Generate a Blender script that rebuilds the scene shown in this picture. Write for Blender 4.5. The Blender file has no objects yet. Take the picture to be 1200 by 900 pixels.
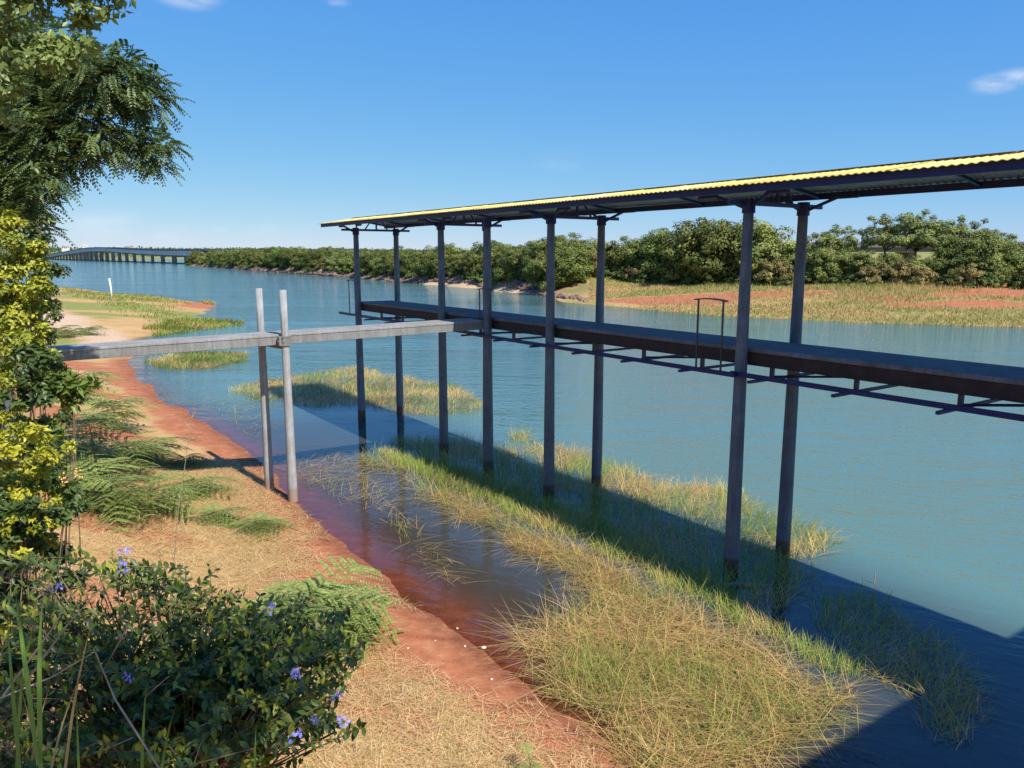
import bpy, bmesh, math, random
import numpy as np
from mathutils import Vector, Matrix
random.seed(7); RNG = np.random.default_rng(7)
scn = bpy.context.scene
COL = scn.collection
R = math.radians

# ------------------------------------------------------------------ camera
H = 5.6; F = 900.0; CX, CY = 600.0, 450.0; PITCH = math.atan((450-300)/900.0)
cam_d = bpy.data.cameras.new('camera'); cam = bpy.data.objects.new('camera', cam_d); COL.objects.link(cam)
cam.location = (0, 0, H); cam.rotation_euler = (math.pi/2 - PITCH, 0, 0)
cam_d.sensor_fit = 'HORIZONTAL'; cam_d.sensor_width = 36; cam_d.lens = 27.0
cam_d.clip_start = 0.05; cam_d.clip_end = 20000
scn.camera = cam

# ------------------------------------------------------------------ light
SUN = Vector((0.582, -0.692, 1.0)).normalized()          # direction towards the sun
el = math.asin(SUN.z); az = math.atan2(SUN.x, SUN.y)
w = bpy.data.worlds.new('World'); scn.world = w; w.use_nodes = True
nt = w.node_tree; nt.nodes.clear()
def N(nt, typ, **kw):
    n = nt.nodes.new(typ)
    for k, v in kw.items():
        if k.startswith('i_'): n.inputs[k[2:].replace('_', ' ')].default_value = v
        else: setattr(n, k, v)
    return n
sky = N(nt, 'ShaderNodeTexSky', sky_type='NISHITA', sun_disc=False, sun_elevation=el, sun_rotation=az,
        altitude=1000, air_density=1.0, dust_density=0.0, ozone_density=6.0)
# even colour grade of the whole sky (clear, blue down to the horizon)
sep = N(nt, 'ShaderNodeSeparateColor'); hsv = N(nt, 'ShaderNodeCombineColor'); nt.links.new(sky.outputs[0], sep.inputs[0])
for ch, (pw_, k_) in enumerate(((.96, .61), (.58, 1.50), (.13, 4.75))):
    a_ = N(nt, 'ShaderNodeMath', operation='POWER'); nt.links.new(sep.outputs[ch], a_.inputs[0]); a_.inputs[1].default_value = pw_
    b_ = N(nt, 'ShaderNodeMath', operation='MULTIPLY'); nt.links.new(a_.outputs[0], b_.inputs[0]); b_.inputs[1].default_value = k_
    nt.links.new(b_.outputs[0], hsv.inputs[ch])
tc = N(nt, 'ShaderNodeTexCoord')
# a few small fair-weather clouds
mp = N(nt, 'ShaderNodeMapping'); mp.inputs['Scale'].default_value = (1, 1, 3.2)
nt.links.new(tc.outputs['Generated'], mp.inputs[0])
nz = N(nt, 'ShaderNodeTexNoise'); nz.inputs['Scale'].default_value = 9; nz.inputs['Detail'].default_value = 7; nz.inputs['Roughness'].default_value = .58
nt.links.new(mp.outputs[0], nz.inputs['Vector'])
def pix_ray(x, y):
    d = Vector(((x-CX)/F, 1, -(y-CY)/F)); c, s = math.cos(PITCH), math.sin(PITCH)
    return Vector((d.x, d.y*c + d.z*s, -d.y*s + d.z*c))
acc = None
for (px, py, rad, amp) in [(1168, 98, .036, 1.0), (1188, 92, .034, .8), (220, -6, .05, .75), (256, 268, .016, .6), (205, 272, .05, .3), (395, 2, .02, .35), (655, 190, .05, .16), (990, 215, .05, .2), (120, 262, .07, .25), (330, 275, .06, .28)]:
    v = pix_ray(px, py).normalized()
    sub = N(nt, 'ShaderNodeVectorMath', operation='SUBTRACT'); nt.links.new(tc.outputs['Generated'], sub.inputs[0]); sub.inputs[1].default_value = v
    sc = N(nt, 'ShaderNodeVectorMath', operation='MULTIPLY'); nt.links.new(sub.outputs[0], sc.inputs[0]); sc.inputs[1].default_value = (1, 1, 2.6)
    ln = N(nt, 'ShaderNodeVectorMath', operation='LENGTH'); nt.links.new(sc.outputs[0], ln.inputs[0])
    mr = N(nt, 'ShaderNodeMapRange', interpolation_type='SMOOTHERSTEP'); nt.links.new(ln.outputs['Value'], mr.inputs['Value'])
    mr.inputs['From Min'].default_value = rad; mr.inputs['From Max'].default_value = 0
    mr.inputs['To Min'].default_value = 0; mr.inputs['To Max'].default_value = amp
    if acc is None: acc = mr.outputs[0]
    else:
        mx = N(nt, 'ShaderNodeMath', operation='MAXIMUM'); nt.links.new(acc, mx.inputs[0]); nt.links.new(mr.outputs[0], mx.inputs[1]); acc = mx.outputs[0]
cr = N(nt, 'ShaderNodeMapRange', interpolation_type='SMOOTHSTEP'); nt.links.new(nz.outputs['Fac'], cr.inputs['Value'])
cr.inputs['From Min'].default_value = .34; cr.inputs['From Max'].default_value = .66
mm = N(nt, 'ShaderNodeMath', operation='MULTIPLY'); nt.links.new(acc, mm.inputs[0]); nt.links.new(cr.outputs[0], mm.inputs[1])
mixc = N(nt, 'ShaderNodeMixRGB'); nt.links.new(mm.outputs[0], mixc.inputs[0]); nt.links.new(hsv.outputs[0], mixc.inputs[1]); mixc.inputs[2].default_value = (6.6, 6.8, 7.3, 1)
bg = N(nt, 'ShaderNodeBackground'); bg.inputs['Strength'].default_value = 0.10
nt.links.new(mixc.outputs[0], bg.inputs['Color'])
wo = N(nt, 'ShaderNodeOutputWorld'); nt.links.new(bg.outputs[0], wo.inputs[0])

sd_ = bpy.data.lights.new('sun', 'SUN'); sd_.energy = 5.0; sd_.angle = R(.53); sd_.color = (1, .95, .86)
sun = bpy.data.objects.new('sun', sd_); COL.objects.link(sun); sun.location = (20, -20, 40)
sun.rotation_euler = (-SUN).to_track_quat('-Z', 'Y').to_euler()

vs = scn.view_settings; vs.view_transform = 'Standard'; vs.look = 'None'; vs.gamma = 1; vs.exposure = 0.5; vs.use_curve_mapping = False
scn.cycles.max_bounces = 6; scn.cycles.transparent_max_bounces = 12

# ------------------------------------------------------------------ helpers
def g(x, y, z=0.0):
    r = pix_ray(x, y); t = (z-H)/r.z
    return Vector((r.x*t, r.y*t, z))
def aty(x, y, Y):
    r = pix_ray(x, y); t = Y/r.y
    return Vector((r.x*t, Y, H + r.z*t))

def tag(o, label=None, cat=None, group=None, kind=None):
    if label: o['label'] = label
    if cat: o['category'] = cat
    if group: o['group'] = group
    if kind: o['kind'] = kind
    return o
def link(o, parent=None):
    COL.objects.link(o)
    if parent is not None: o.parent = parent
    return o
def empty(name, loc=(0, 0, 0), rz=0, parent=None):
    o = bpy.data.objects.new(name, None); o.location = loc; o.rotation_euler = (0, 0, rz); o.empty_display_size = .2
    return link(o, parent)
def mesh_np(name, V, faces, k, mats, smooth=False, col=None, attrs=None, mi=None):
    """V (n,3); faces (m,k) int array"""
    me = bpy.data.meshes.new(name)
    V = np.asarray(V, np.float32); faces = np.asarray(faces, np.int32)
    m = len(faces)
    me.vertices.add(len(V)); me.vertices.foreach_set('co', V.ravel())
    me.loops.add(m*k); me.loops.foreach_set('vertex_index', faces.ravel())
    me.polygons.add(m); me.polygons.foreach_set('loop_start', np.arange(0, m*k, k, dtype=np.int32))
    try: me.polygons.foreach_set('loop_total', np.full(m, k, np.int32))
    except Exception: pass
    if mi is not None: me.polygons.foreach_set('material_index', np.asarray(mi, np.int32))
    for mt in (mats if isinstance(mats, (list, tuple)) else [mats]): me.materials.append(mt)
    me.update(calc_edges=True)
    if smooth: me.polygons.foreach_set('use_smooth', np.ones(m, bool))
    if col is not None:
        a = me.attributes.new('Col', 'FLOAT_COLOR', 'POINT')
        c = np.ones((len(V), 4), np.float32); c[:, :3] = col; a.data.foreach_set('color', c.ravel())
    for nm, arr in (attrs or {}).items():
        a = me.attributes.new(nm, 'FLOAT', 'POINT'); a.data.foreach_set('value', np.asarray(arr, np.float32))
    return me
def obj(name, me, parent=None, loc=None, rz=None):
    o = bpy.data.objects.new(name, me)
    if loc is not None: o.location = loc
    if rz is not None: o.rotation_euler = (0, 0, rz)
    return link(o, parent)

class MB:
    """collects polygons into one mesh"""
    def __init__(s): s.v = []; s.f = []; s.m = []
    def add(s, vs, fs, mi=0):
        b = len(s.v); s.v += [tuple(p) for p in vs]; s.f += [tuple(b+i for i in f) for f in fs]; s.m += [mi]*len(fs)
        return s
    def box(s, x0, x1, y0, y1, z0, z1, mi=0):
        return s.add([(x0, y0, z0), (x1, y0, z0), (x1, y1, z0), (x0, y1, z0), (x0, y0, z1), (x1, y0, z1), (x1, y1, z1), (x0, y1, z1)],
                     [(3, 2, 1, 0), (4, 5, 6, 7), (0, 1, 5, 4), (1, 2, 6, 5), (2, 3, 7, 6), (3, 0, 4, 7)], mi)
    def bar(s, a, b, wd, ht=None, mi=0):
        a = Vector(a); b = Vector(b); ht = ht or wd; d = (b-a).normalized()
        up = Vector((0, 0, 1)) if abs(d.z) < .95 else Vector((1, 0, 0))
        x = d.cross(up).normalized()*wd/2; y = x.cross(d).normalized()*ht/2
        return s.add([a-x-y, a+x-y, a+x+y, a-x+y, b-x-y, b+x-y, b+x+y, b-x+y],
                     [(3, 2, 1, 0), (4, 5, 6, 7), (0, 1, 5, 4), (1, 2, 6, 5), (2, 3, 7, 6), (3, 0, 4, 7)], mi)
    def tube(s, pts, rads, k=8, caps=True, mi=0):
        pts = [Vector(p) for p in pts]; n = len(pts); rings = []
        for i, p in enumerate(pts):
            d = (pts[min(i+1, n-1)]-pts[max(i-1, 0)]).normalized()
            up = Vector((0, 0, 1)) if abs(d.z) < .9 else Vector((1, 0, 0))
            x = d.cross(up).normalized(); y = d.cross(x).normalized()
            rings.append([p + (x*math.cos(2*math.pi*j/k)+y*math.sin(2*math.pi*j/k))*rads[i] for j in range(k)])
        vs = [q for r in rings for q in r]; fs = []
        for i in range(n-1):
            for j in range(k):
                fs.append((i*k+j, i*k+(j+1) % k, (i+1)*k+(j+1) % k, (i+1)*k+j))
        if caps: fs.append(tuple(range(k-1, -1, -1))); fs.append(tuple((n-1)*k+j for j in range(k)))
        return s.add(vs, fs, mi)
    def mesh(s, name, mats, smooth=False, bevel=0):
        me = bpy.data.meshes.new(name); me.from_pydata(s.v, [], s.f)
        for mt in (mats if isinstance(mats, (list, tuple)) else [mats]): me.materials.append(mt)
        me.polygons.foreach_set('material_index', s.m)
        bm = bmesh.new(); bm.from_mesh(me)
        bmesh.ops.recalc_face_normals(bm, faces=bm.faces)
        if bevel: bmesh.ops.bevel(bm, geom=bm.edges[:], offset=bevel, segments=1, affect='EDGES')
        bm.to_mesh(me); bm.free()
        if smooth: me.shade_smooth() if hasattr(me, 'shade_smooth') else me.polygons.foreach_set('use_smooth', [True]*len(me.polygons))
        me.update(); return me
    def build(s, name, mats, parent=None, smooth=False, bevel=0, loc=None):
        return obj(name, s.mesh(name, mats, smooth, bevel), parent, loc)

# ------------------------------------------------------------------ materials
def newmat(name):
    m = bpy.data.materials.new(name); m.use_nodes = True; t = m.node_tree; t.nodes.clear()
    out = N(t, 'ShaderNodeOutputMaterial'); return m, t, out
def noise(t, scale, detail=5, rough=.55, vec=None, stretch=None, coord='Object'):
    n = N(t, 'ShaderNodeTexNoise'); n.inputs['Scale'].default_value = scale; n.inputs['Detail'].default_value = detail; n.inputs['Roughness'].default_value = rough
    if vec is None: vec = N(t, 'ShaderNodeTexCoord').outputs[coord]
    if stretch:
        mp = N(t, 'ShaderNodeMapping'); mp.inputs['Scale'].default_value = stretch; t.links.new(vec, mp.inputs[0]); vec = mp.outputs[0]
    t.links.new(vec, n.inputs['Vector']); return n.outputs['Fac']
def ramp(t, fac, stops):
    r = N(t, 'ShaderNodeValToRGB'); el = r.color_ramp.elements
    while len(el) < len(stops): el.new(.5)
    for e, (p, c) in zip(el, stops): e.position = p; e.color = (c, c, c, 1) if isinstance(c, (int, float)) else (*c, 1)
    t.links.new(fac, r.inputs[0]); return r.outputs[0]
def mix(t, fac, a, b, mode='MIX'):
    m = N(t, 'ShaderNodeMixRGB', blend_type=mode)
    for i, v in zip((0, 1, 2), (fac, a, b)):
        if hasattr(v, 'is_output'): t.links.new(v, m.inputs[i])
        elif i == 0: m.inputs[0].default_value = v
        else: m.inputs[i].default_value = (*v, 1)
    return m.outputs[0]
def math_(t, op, a, b=None):
    m = N(t, 'ShaderNodeMath', operation=op)
    for i, v in enumerate((a, b)):
        if v is None: continue
        if hasattr(v, 'is_output'): t.links.new(v, m.inputs[i])
        else: m.inputs[i].default_value = v
    return m.outputs[0]
def attr(t, name, out='Fac'):
    a = N(t, 'ShaderNodeAttribute', attribute_name=name); return a.outputs[out]
def bump(t, h, strength=.3, dist=.02, normal=None):
    b = N(t, 'ShaderNodeBump'); b.inputs['Strength'].default_value = strength; b.inputs['Distance'].default_value = dist; t.links.new(h, b.inputs['Height'])
    if normal is not None: t.links.new(normal, b.inputs['Normal'])
    return b.outputs[0]
def pbsdf(t, out, col, rough=.7, spec=.4, metal=0, normal=None):
    b = N(t, 'ShaderNodeBsdfPrincipled')
    if hasattr(col, 'is_output'): t.links.new(col, b.inputs['Base Color'])
    else: b.inputs['Base Color'].default_value = (*col, 1)
    if hasattr(rough, 'is_output'): t.links.new(rough, b.inputs['Roughness'])
    else: b.inputs['Roughness'].default_value = rough
    b.inputs['Specular IOR Level'].default_value = spec; b.inputs['Metallic'].default_value = metal
    if normal is not None: t.links.new(normal, b.inputs['Normal'])
    t.links.new(b.outputs[0], out.inputs[0]); return b
def simple(name, c0, c1, scale=6, rough=.7, spec=.4, bs=.2, bd=.01, detail=6, stretch=None, metal=0):
    m, t, o = newmat(name); n1 = noise(t, scale, detail, .65, stretch=stretch)
    c = ramp(t, n1, [(.3, c0), (.7, c1)])
    pbsdf(t, o, c, rough, spec, metal, bump(t, noise(t, scale*6, 3), bs, bd)); return m

def concrete(name, base, var, stain=None):
    m, t, o = newmat(name)
    a = noise(t, 3.0, 7, .65); b = noise(t, 28, 4, .6)
    c = ramp(t, a, [(.3, tuple(x-var for x in base)), (.7, tuple(x+var for x in base))])
    c = mix(t, .35, c, ramp(t, b, [(.35, .55), (.65, 1.0)]), 'MULTIPLY')
    streak = noise(t, 5, 5, .7, stretch=(3, 3, .25))
    c = mix(t, .55, c, ramp(t, streak, [(.38, .5), (.60, 1.0)]), 'MULTIPLY')
    blot = noise(t, 1.1, 6, .7)
    c = mix(t, .35, c, ramp(t, blot, [(.42, (.55, .5, .45)), (.58, (1, 1, 1))]), 'MULTIPLY')
    if stain:
        z = N(t, 'ShaderNodeSeparateXYZ'); gm = N(t, 'ShaderNodeNewGeometry'); t.links.new(gm.outputs['Position'], z.inputs[0])
        zz = math_(t, 'ADD', z.outputs[2], math_(t, 'MULTIPLY', noise(t, 12, 4), -.10))
        f = ramp(t, math_(t, 'MULTIPLY', zz, 1.0), [(.0, 1.0), (.24, .85), (.30, 0.0)])
        c = mix(t, f, c, stain)
    pbsdf(t, o, c, .85, .25, 0, bump(t, b, .25, .006)); return m

M = {}
M['pole'] = concrete('shade_toned_slate_concrete', (.15, .185, .225), .03, (.10, .062, .042))  # slate tone made darker to carry the roof's shade on the pier posts
M['pole_light'] = concrete('light_grey_concrete', (.40, .405, .41), .03, (.26, .19, .14))
M['deck'] = concrete('deck_concrete', (.17, .175, .19), .04)
M['walk'] = concrete('walkway_concrete', (.36, .355, .34), .04)
M['walkface'] = concrete('walkway_grey_paint', (.27, .275, .275), .012)
M['face'] = simple('dark_brown_paint', (.022, .015, .014), (.045, .030, .026), 5, .75, .3, .15)
M['steel'] = simple('navy_steel_paint', (.008, .014, .07), (.015, .026, .11), 5, .55, .3, .08, .003)
M['darksteel'] = simple('dark_steel', (.03, .032, .04), (.05, .05, .06), 8, .5, .5, .1, .003)
M['clamp'] = simple('worn_clamp_steel', (.12, .12, .12), (.25, .24, .22), 14, .55, .5, .2, .003)
m, t, o = newmat('yellow_sheet_paint')
c = ramp(t, noise(t, 2.5, 6, .65), [(.3, (.76, .59, .13)), (.7, (.86, .71, .21))])
c = mix(t, .5, c, ramp(t, noise(t, 3.5, 6, .7, stretch=(2.5, .35, 1)), [(.36, (.62, .55, .45)), (.56, (1, 1, 1))]), 'MULTIPLY')
oi = N(t, 'ShaderNodeObjectInfo'); hs = N(t, 'ShaderNodeHueSaturation'); t.links.new(c, hs.inputs['Color'])
t.links.new(math_(t, 'ADD', math_(t, 'MULTIPLY', oi.outputs['Random'], .30), .80), hs.inputs['Value']); t.links.new(math_(t, 'ADD', math_(t, 'MULTIPLY', oi.outputs['Random'], -.2), 1.05), hs.inputs['Saturation'])
pbsdf(t, o, hs.outputs[0], .55, .35, 0, bump(t, noise(t, 14, 3), .06, .004)); M['sheet_top'] = m
M['sheet_under'] = simple('grey_sheet_underside', (.22, .22, .22), (.36, .355, .35), 3, .8, .25, .1, .004)
M['white_post'] = simple('white_weathered_paint', (.62, .62, .60), (.82, .82, .80), 5, .7, .3)
M['bark'] = simple('bark', (.08, .055, .038), (.20, .15, .11), 9, .9, .15, .6, .02, stretch=(1, 1, .25))
M['twig'] = simple('twig_bark', (.10, .065, .04), (.24, .17, .11), 18, .9, .15, .4, .004)
M['dead'] = simple('dry_dead_wood', (.22, .17, .12), (.42, .34, .25), 14, .9, .1, .4, .004)
M['rock'] = simple('riprap_rock', (.10, .065, .05), (.30, .20, .15), .7, .9, .15, .5, .05)
M['stone'] = simple('pale_stone', (.45, .36, .28), (.72, .66, .58), 14, .9, .15, .3, .005)
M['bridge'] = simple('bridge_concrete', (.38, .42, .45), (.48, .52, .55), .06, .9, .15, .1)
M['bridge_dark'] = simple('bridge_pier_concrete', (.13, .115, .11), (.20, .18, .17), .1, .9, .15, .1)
M['white_wall'] = simple('far_white_wall', (.62, .60, .58), (.74, .72, .70), .05, .9, .2, .05)
M['tile'] = simple('far_clay_roof', (.30, .14, .09), (.42, .21, .14), .2, .9, .2, .05)
M['glass'] = simple('dark_window_glass', (.02, .03, .04), (.04, .05, .06), .5, .15, .6, 0)
M['berry'] = simple('orange_berry', (.60, .22, .02), (.75, .34, .04), 20, .4, .5, .05)
M['petal'] = simple('lilac_blue_petal', (.20, .19, .62), (.36, .34, .80), 40, .6, .3, .05)
M['hut'] = simple('hut_render', (.5, .47, .4), (.6, .56, .5), 2, .9, .2)

def leafmat(name, trans=.3, rough=.45, spec=.35, vary=.5, hue=.02):
    m, t, o = newmat(name)
    c = attr(t, 'Col', 'Color')
    oi = N(t, 'ShaderNodeObjectInfo')
    hs = N(t, 'ShaderNodeHueSaturation'); t.links.new(c, hs.inputs['Color'])
    t.links.new(math_(t, 'ADD', math_(t, 'MULTIPLY', oi.outputs['Random'], hue*2), .5-hue), hs.inputs['Hue'])
    t.links.new(math_(t, 'ADD', math_(t, 'MULTIPLY', oi.outputs['Random'], vary), 1-vary/2), hs.inputs['Value'])
    c = hs.outputs[0]
    b = N(t, 'ShaderNodeBsdfPrincipled'); t.links.new(c, b.inputs['Base Color']); b.inputs['Roughness'].default_value = rough; b.inputs['Specular IOR Level'].default_value = spec
    tr = N(t, 'ShaderNodeBsdfTranslucent'); t.links.new(mix(t, 1, c, (1.0, 1.0, .55), 'MULTIPLY'), tr.inputs[0])
    ms = N(t, 'ShaderNodeMixShader'); ms.inputs[0].default_value = trans
    t.links.new(b.outputs[0], ms.inputs[1]); t.links.new(tr.outputs[0], ms.inputs[2]); t.links.new(ms.outputs[0], o.inputs[0]); return m
M['leaf'] = leafmat('leaf', .25, .42, .4, .0, .0)
M['far_leaf'] = leafmat('far_leaf', .2, .6, .2, .5, .025)
M['blade'] = leafmat('grass_blade', .3, .6, .2, .0, .0)

# ------------------------------------------------------------------ terrain
U = Vector((-.5693, .8221, 0)); NN = Vector((.8221, .5693, 0)); A4 = Vector((3.91, 12.99, 0))
def st(s, t, z=0): return A4 + U*s + NN*t + Vector((0, 0, z))
def gp(l): return [tuple(g(*q)[:2]) for q in l]
LAND_A = [(60, -80), (9, -3.5), (4.2, 3.9)] + gp([(740, 890), (560, 758), (440, 676), (345, 588), (293, 532), (233, 493), (197, 473), (167, 447), (150, 430), (152, 405), (185, 390), (278, 378), (233, 371), (253, 357), (187, 347), (133, 344), (93, 338), (66, 336)]) + \
    [(-150, 180), (-300, 270), (-620, 720), (-880, 1380), (-1000, 1500), (-9000, 1500), (-9000, -600), (60, -600)]
SHORE_B = gp([(229, 311.3), (300, 317.5), (400, 324.5), (480, 331.5), (560, 338), (620, 345), (690, 357), (800, 366), (1000, 378), (1200, 383)])
LAND_B = [(-196, 470)] + SHORE_B + [(75, 56), (200, 35), (900, -50), (6000, -100), (6000, 900), (0, 900), (-150, 560)]
LAND_C = [(-5000, 1440), (-1000, 1440), (-850, 1420), (-620, 1950), (0, 2300), (6000, 2400), (6000, 9000), (-9000, 9000)]
def sdist(x, y, poly):
    """signed distance, positive inside"""
    P = np.array(poly, float); d2 = np.full(x.shape, 1e18); ins = np.zeros(x.shape, bool)
    for i in range(len(P)):
        ax, ay = P[i]; bx, by = P[(i+1) % len(P)]; ex, ey = bx-ax, by-ay
        h = np.clip(((x-ax)*ex+(y-ay)*ey)/(ex*ex+ey*ey), 0, 1)
        d2 = np.minimum(d2, (x-ax-h*ex)**2+(y-ay-h*ey)**2)
        if ay != by:
            c = ((ay > y) != (by > y)) & (x < (bx-ax)*(y-ay)/(by-ay)+ax); ins ^= c
    return np.where(ins, 1, -1)*np.sqrt(d2)
_w = [(RNG.uniform(0, 6.28), RNG.uniform(0, 6.28), 1.0*1.7**i) for i in range(7) for _ in range(3)]
def wob(x, y, f=1.0, octs=21):
    s = 0; a = 0
    for th, ph, k in _w[:octs]:
        amp = 1/k; s = s + amp*np.sin((x*math.cos(th)+y*math.sin(th))*k*f+ph + .8*np.sin((y*math.cos(th)-x*math.sin(th))*k*f*.6+ph)); a += amp
    return s/a*2
def sm(x, a, b):
    t = np.clip((x-a)/(b-a), 0, 1); return t*t*(3-2*t)
def terrain(x, y):
    x = np.asarray(x, float); y = np.asarray(y, float)
    wr = .25*np.clip(np.hypot(x, y)/30, .4, 6)
    dA = sdist(x, y, LAND_A) + wob(x, y, 1.1)*wr*.8
    near = 1-sm(y, 26, 48)
    up_n = np.where(dA < 2.2, .10*dA, .22+.42*(dA-2.2)); up_n = np.minimum(up_n, 3.75+.02*dA)
    up_f = np.minimum(.07*np.maximum(dA, 0), 1.1+.01*dA)
    up = up_n*near+up_f*(1-near)
    dn = np.where(dA > -8, .055*dA, -.44+.35*(dA+8))
    dn = np.where(y > 45, np.minimum(dn, .12*dA), dn)
    zA = np.where(dA > 0, up, np.maximum(dn, -4))
    dB = sdist(x, y, LAND_B) + wob(x, y, .25)*1.2
    rip = sm(y - .25*x, 95, 125)
    upB = rip*np.minimum(.45*np.maximum(dB, 0), 2.6+.01*dB)+(1-rip)*np.minimum(.068*np.maximum(dB, 0), 2.6+.004*dB)
    zB = np.where(dB > 0, upB, np.maximum(.15*dB, -4))
    dC = sdist(x, y, LAND_C)
    zC = np.where(dC > 0, np.minimum(.05*dC, 21+6*wob(x, y, .004, 9)), np.maximum(.05*dC, -4))
    z = np.maximum(np.maximum(zA, zB), zC)
    isl = np.exp(-(((x+5.0)/4.2)**2+((y-31.5)/3.2)**2)**2)*.42
    z = np.where(z < 0, np.minimum(z+isl, np.maximum(z, -.06)), z)
    fine = wob(x, y, 3.0)*.035*np.exp(-np.hypot(x, y-8)/40) + wob(x+40, y, .35, 12)*.12*sm(np.hypot(x, y), 30, 60)*np.clip(z, 0, 1)
    return z+fine*np.clip(.25+np.abs(z)*2, 0, 1), dA, dB, dC, rip
def Z1(x, y): return float(terrain(np.array([x]), np.array([y]))[0][0])
def hit(px, py, tmax=60):
    r = pix_ray(px, py); ts = np.linspace(2, tmax, 1500)
    X = r.x*ts; Y = r.y*ts; Zr = H+r.z*ts
    zz = terrain(X, Y)[0]; i = np.argmax(Zr < zz)
    return Vector((X[i], Y[i], zz[i]))
def sgrid(c, a, lo, hi, n):
    q = np.linspace(math.asinh((lo-c)/a), math.asinh((hi-c)/a), n); return c+a*np.sinh(q)
def grid_faces(nx, ny):
    i, j = np.meshgrid(np.arange(nx-1), np.arange(ny-1)); b = (j*nx+i).ravel()
    return np.stack([b, b+1, b+nx+1, b+nx], 1)

gx = sgrid(-1.5, 4, -8000, 6000, 560); gy = sgrid(12, 4, -100, 8000, 640)
X, Y = np.meshgrid(gx, gy); X = X.ravel(); Y = Y.ravel()
Zt, dA, dB, dC, rip = terrain(X, Y)
near = 1-sm(Y, 34, 50)
isA = (dA > -12) & (Y < 400); isB = dB > -20
wb = wob(X, Y, .8); wb2 = wob(X+31, Y-7, .22)
red = np.where(isA, near*(1-sm(dA+.7*wb, .3, 1.8)), 0)
red = np.maximum(red, near*sm(wb, .0, .4)*.9*(1-sm(dA, 3, 7)))
tip = np.exp(-((X+36)**2+(Y-88)**2)/70); red = np.maximum(red, np.where(isA, tip*.95*(1-sm(dA, 1, 6)), 0))
def blob(px, py, rx, ry, z=1.2):
    c = g(px, py, z); return np.exp(-(((X-c.x)/rx)**2+((Y-c.y)/ry)**2))
redB = np.maximum.reduce([blob(800, 345, 15, 6), blob(710, 345, 10, 7), blob(640, 343, 8, 8), .9*blob(1130, 358, 7, 4, .8), blob(1200, 350, 9, 7, 1), .7*blob(1040, 352, 4, 3, 1)])
redB = sm(redB+.25*wob(X*.5, Y*1.6, .6), .2, .5)*sm(dB, 1.5, 3.5)
red = np.where(isB & ~(isA & (Y < 45)), redB, red)
green = np.where(isA, (1-near)*.75*sm(wb2+.5*wb, -.6, .25), 0)+np.where(isA & (Y < 45), near*.12*sm(wb2+.5*wob(X, Y, 1.6), .15, .6)*sm(dA, 1.2, 3), 0)
for q_ in ((150, 705, .7), (110, 690, .5), (205, 720, .5), (640, 835, .7)):
    hq = hit(q_[0], q_[1]); red = np.maximum(red, 1.1*np.exp(-((X-hq.x)**2+(Y-hq.y)**2)/q_[2]**2)*(dA > 0))
p0, p1 = g(40, 362, 1), g(175, 398, .8); ex, ey = p1.x-p0.x, p1.y-p0.y
h_ = np.clip(((X-p0.x)*ex+(Y-p0.y)*ey)/(ex*ex+ey*ey), -.3, 1); pd = np.hypot(X-p0.x-h_*ex, Y-p0.y-h_*ey)
pale = .8*(1-sm(pd+.8*wb, .9, 2.4))*np.where(isA, 1, 0)
green = green*(1-pale); mud = np.where(isA & (dA < -.6), sm(-dA, .25, 1.9), 0)
green = np.where(dB > 0, np.where(rip > .5, sm(dB, 6, 10)*.6, .35+.3*sm(wb2, -.4, .4)), green)
green = np.where(dC > 0, .9, green)*(1-np.clip(red, 0, 1))
sandbar = np.where((dB > -4) & (X > -24) & (Y < 175), 1-sm(dB, 1.6, 3.0), 0)
rock = np.where(dB > -6, rip*(1-sm(dB, 6, 9)), 0)*(1-sandbar); pale = np.maximum(pale, .6*sandbar*np.where(rip > .2, 1, 0))
gme = mesh_np('ground', np.stack([X, Y, Zt], 1), grid_faces(len(gx), len(gy)), 4, [], True,
              attrs={'red': red, 'green': green, 'rock': rock, 'pale': pale, 'mud': mud, 'wet': np.where(isA & (Y < 60), np.exp(-((dA-.05)/.30)**2), 0)})
m, t, o = newmat('ground_soil_and_straw')
n_s = noise(t, .6, 8, .62); n_m = noise(t, 4.5, 8, .68); n_f = noise(t, 32, 5, .7); n_x = noise(t, 90, 3, .7, stretch=(1, .35, 1))
n_r = noise(t, 1.6, 8, .7, stretch=(.5, 1.8, 1))
soil = ramp(t, n_m, [(.25, (.33, .115, .055)), (.55, (.47, .185, .09)), (.8, (.58, .30, .17))])
soil = mix(t, .6, soil, ramp(t, n_r, [(.35, (.55, .42, .36)), (.6, (1, 1, 1))]), 'MULTIPLY')
straw = ramp(t, n_f, [(.25, (.36, .20, .085)), (.5, (.58, .37, .165)), (.75, (.74, .54, .27))])
straw = mix(t, .55, straw, ramp(t, n_m, [(.3, (.62, .52, .42)), (.6, (1, 1, 1))]), 'MULTIPLY')
straw = mix(t, .4, straw, ramp(t, n_s, [(.35, (.80, .62, .48)), (.6, (1, 1, 1))]), 'MULTIPLY')
straw = mix(t, .45, straw, ramp(t, n_x, [(.3, (.45, .4, .35)), (.6, (1, 1, 1))]), 'MULTIPLY')
grn = ramp(t, n_m, [(.25, (.13, .155, .04)), (.55, (.24, .25, .07)), (.8, (.36, .32, .12))])
rck = ramp(t, n_f, [(.3, (.07, .05, .04)), (.7, (.24, .165, .125))])
rf = math_(t, 'ADD', attr(t, 'red'), math_(t, 'MULTIPLY', math_(t, 'SUBTRACT', n_m, .5), 1.1))
c = mix(t, ramp(t, rf, [(.34, 0.0), (.62, 1.0)]), straw, soil)
gf = math_(t, 'ADD', attr(t, 'green'), math_(t, 'MULTIPLY', math_(t, 'SUBTRACT', n_m, .5), .9))
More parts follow.
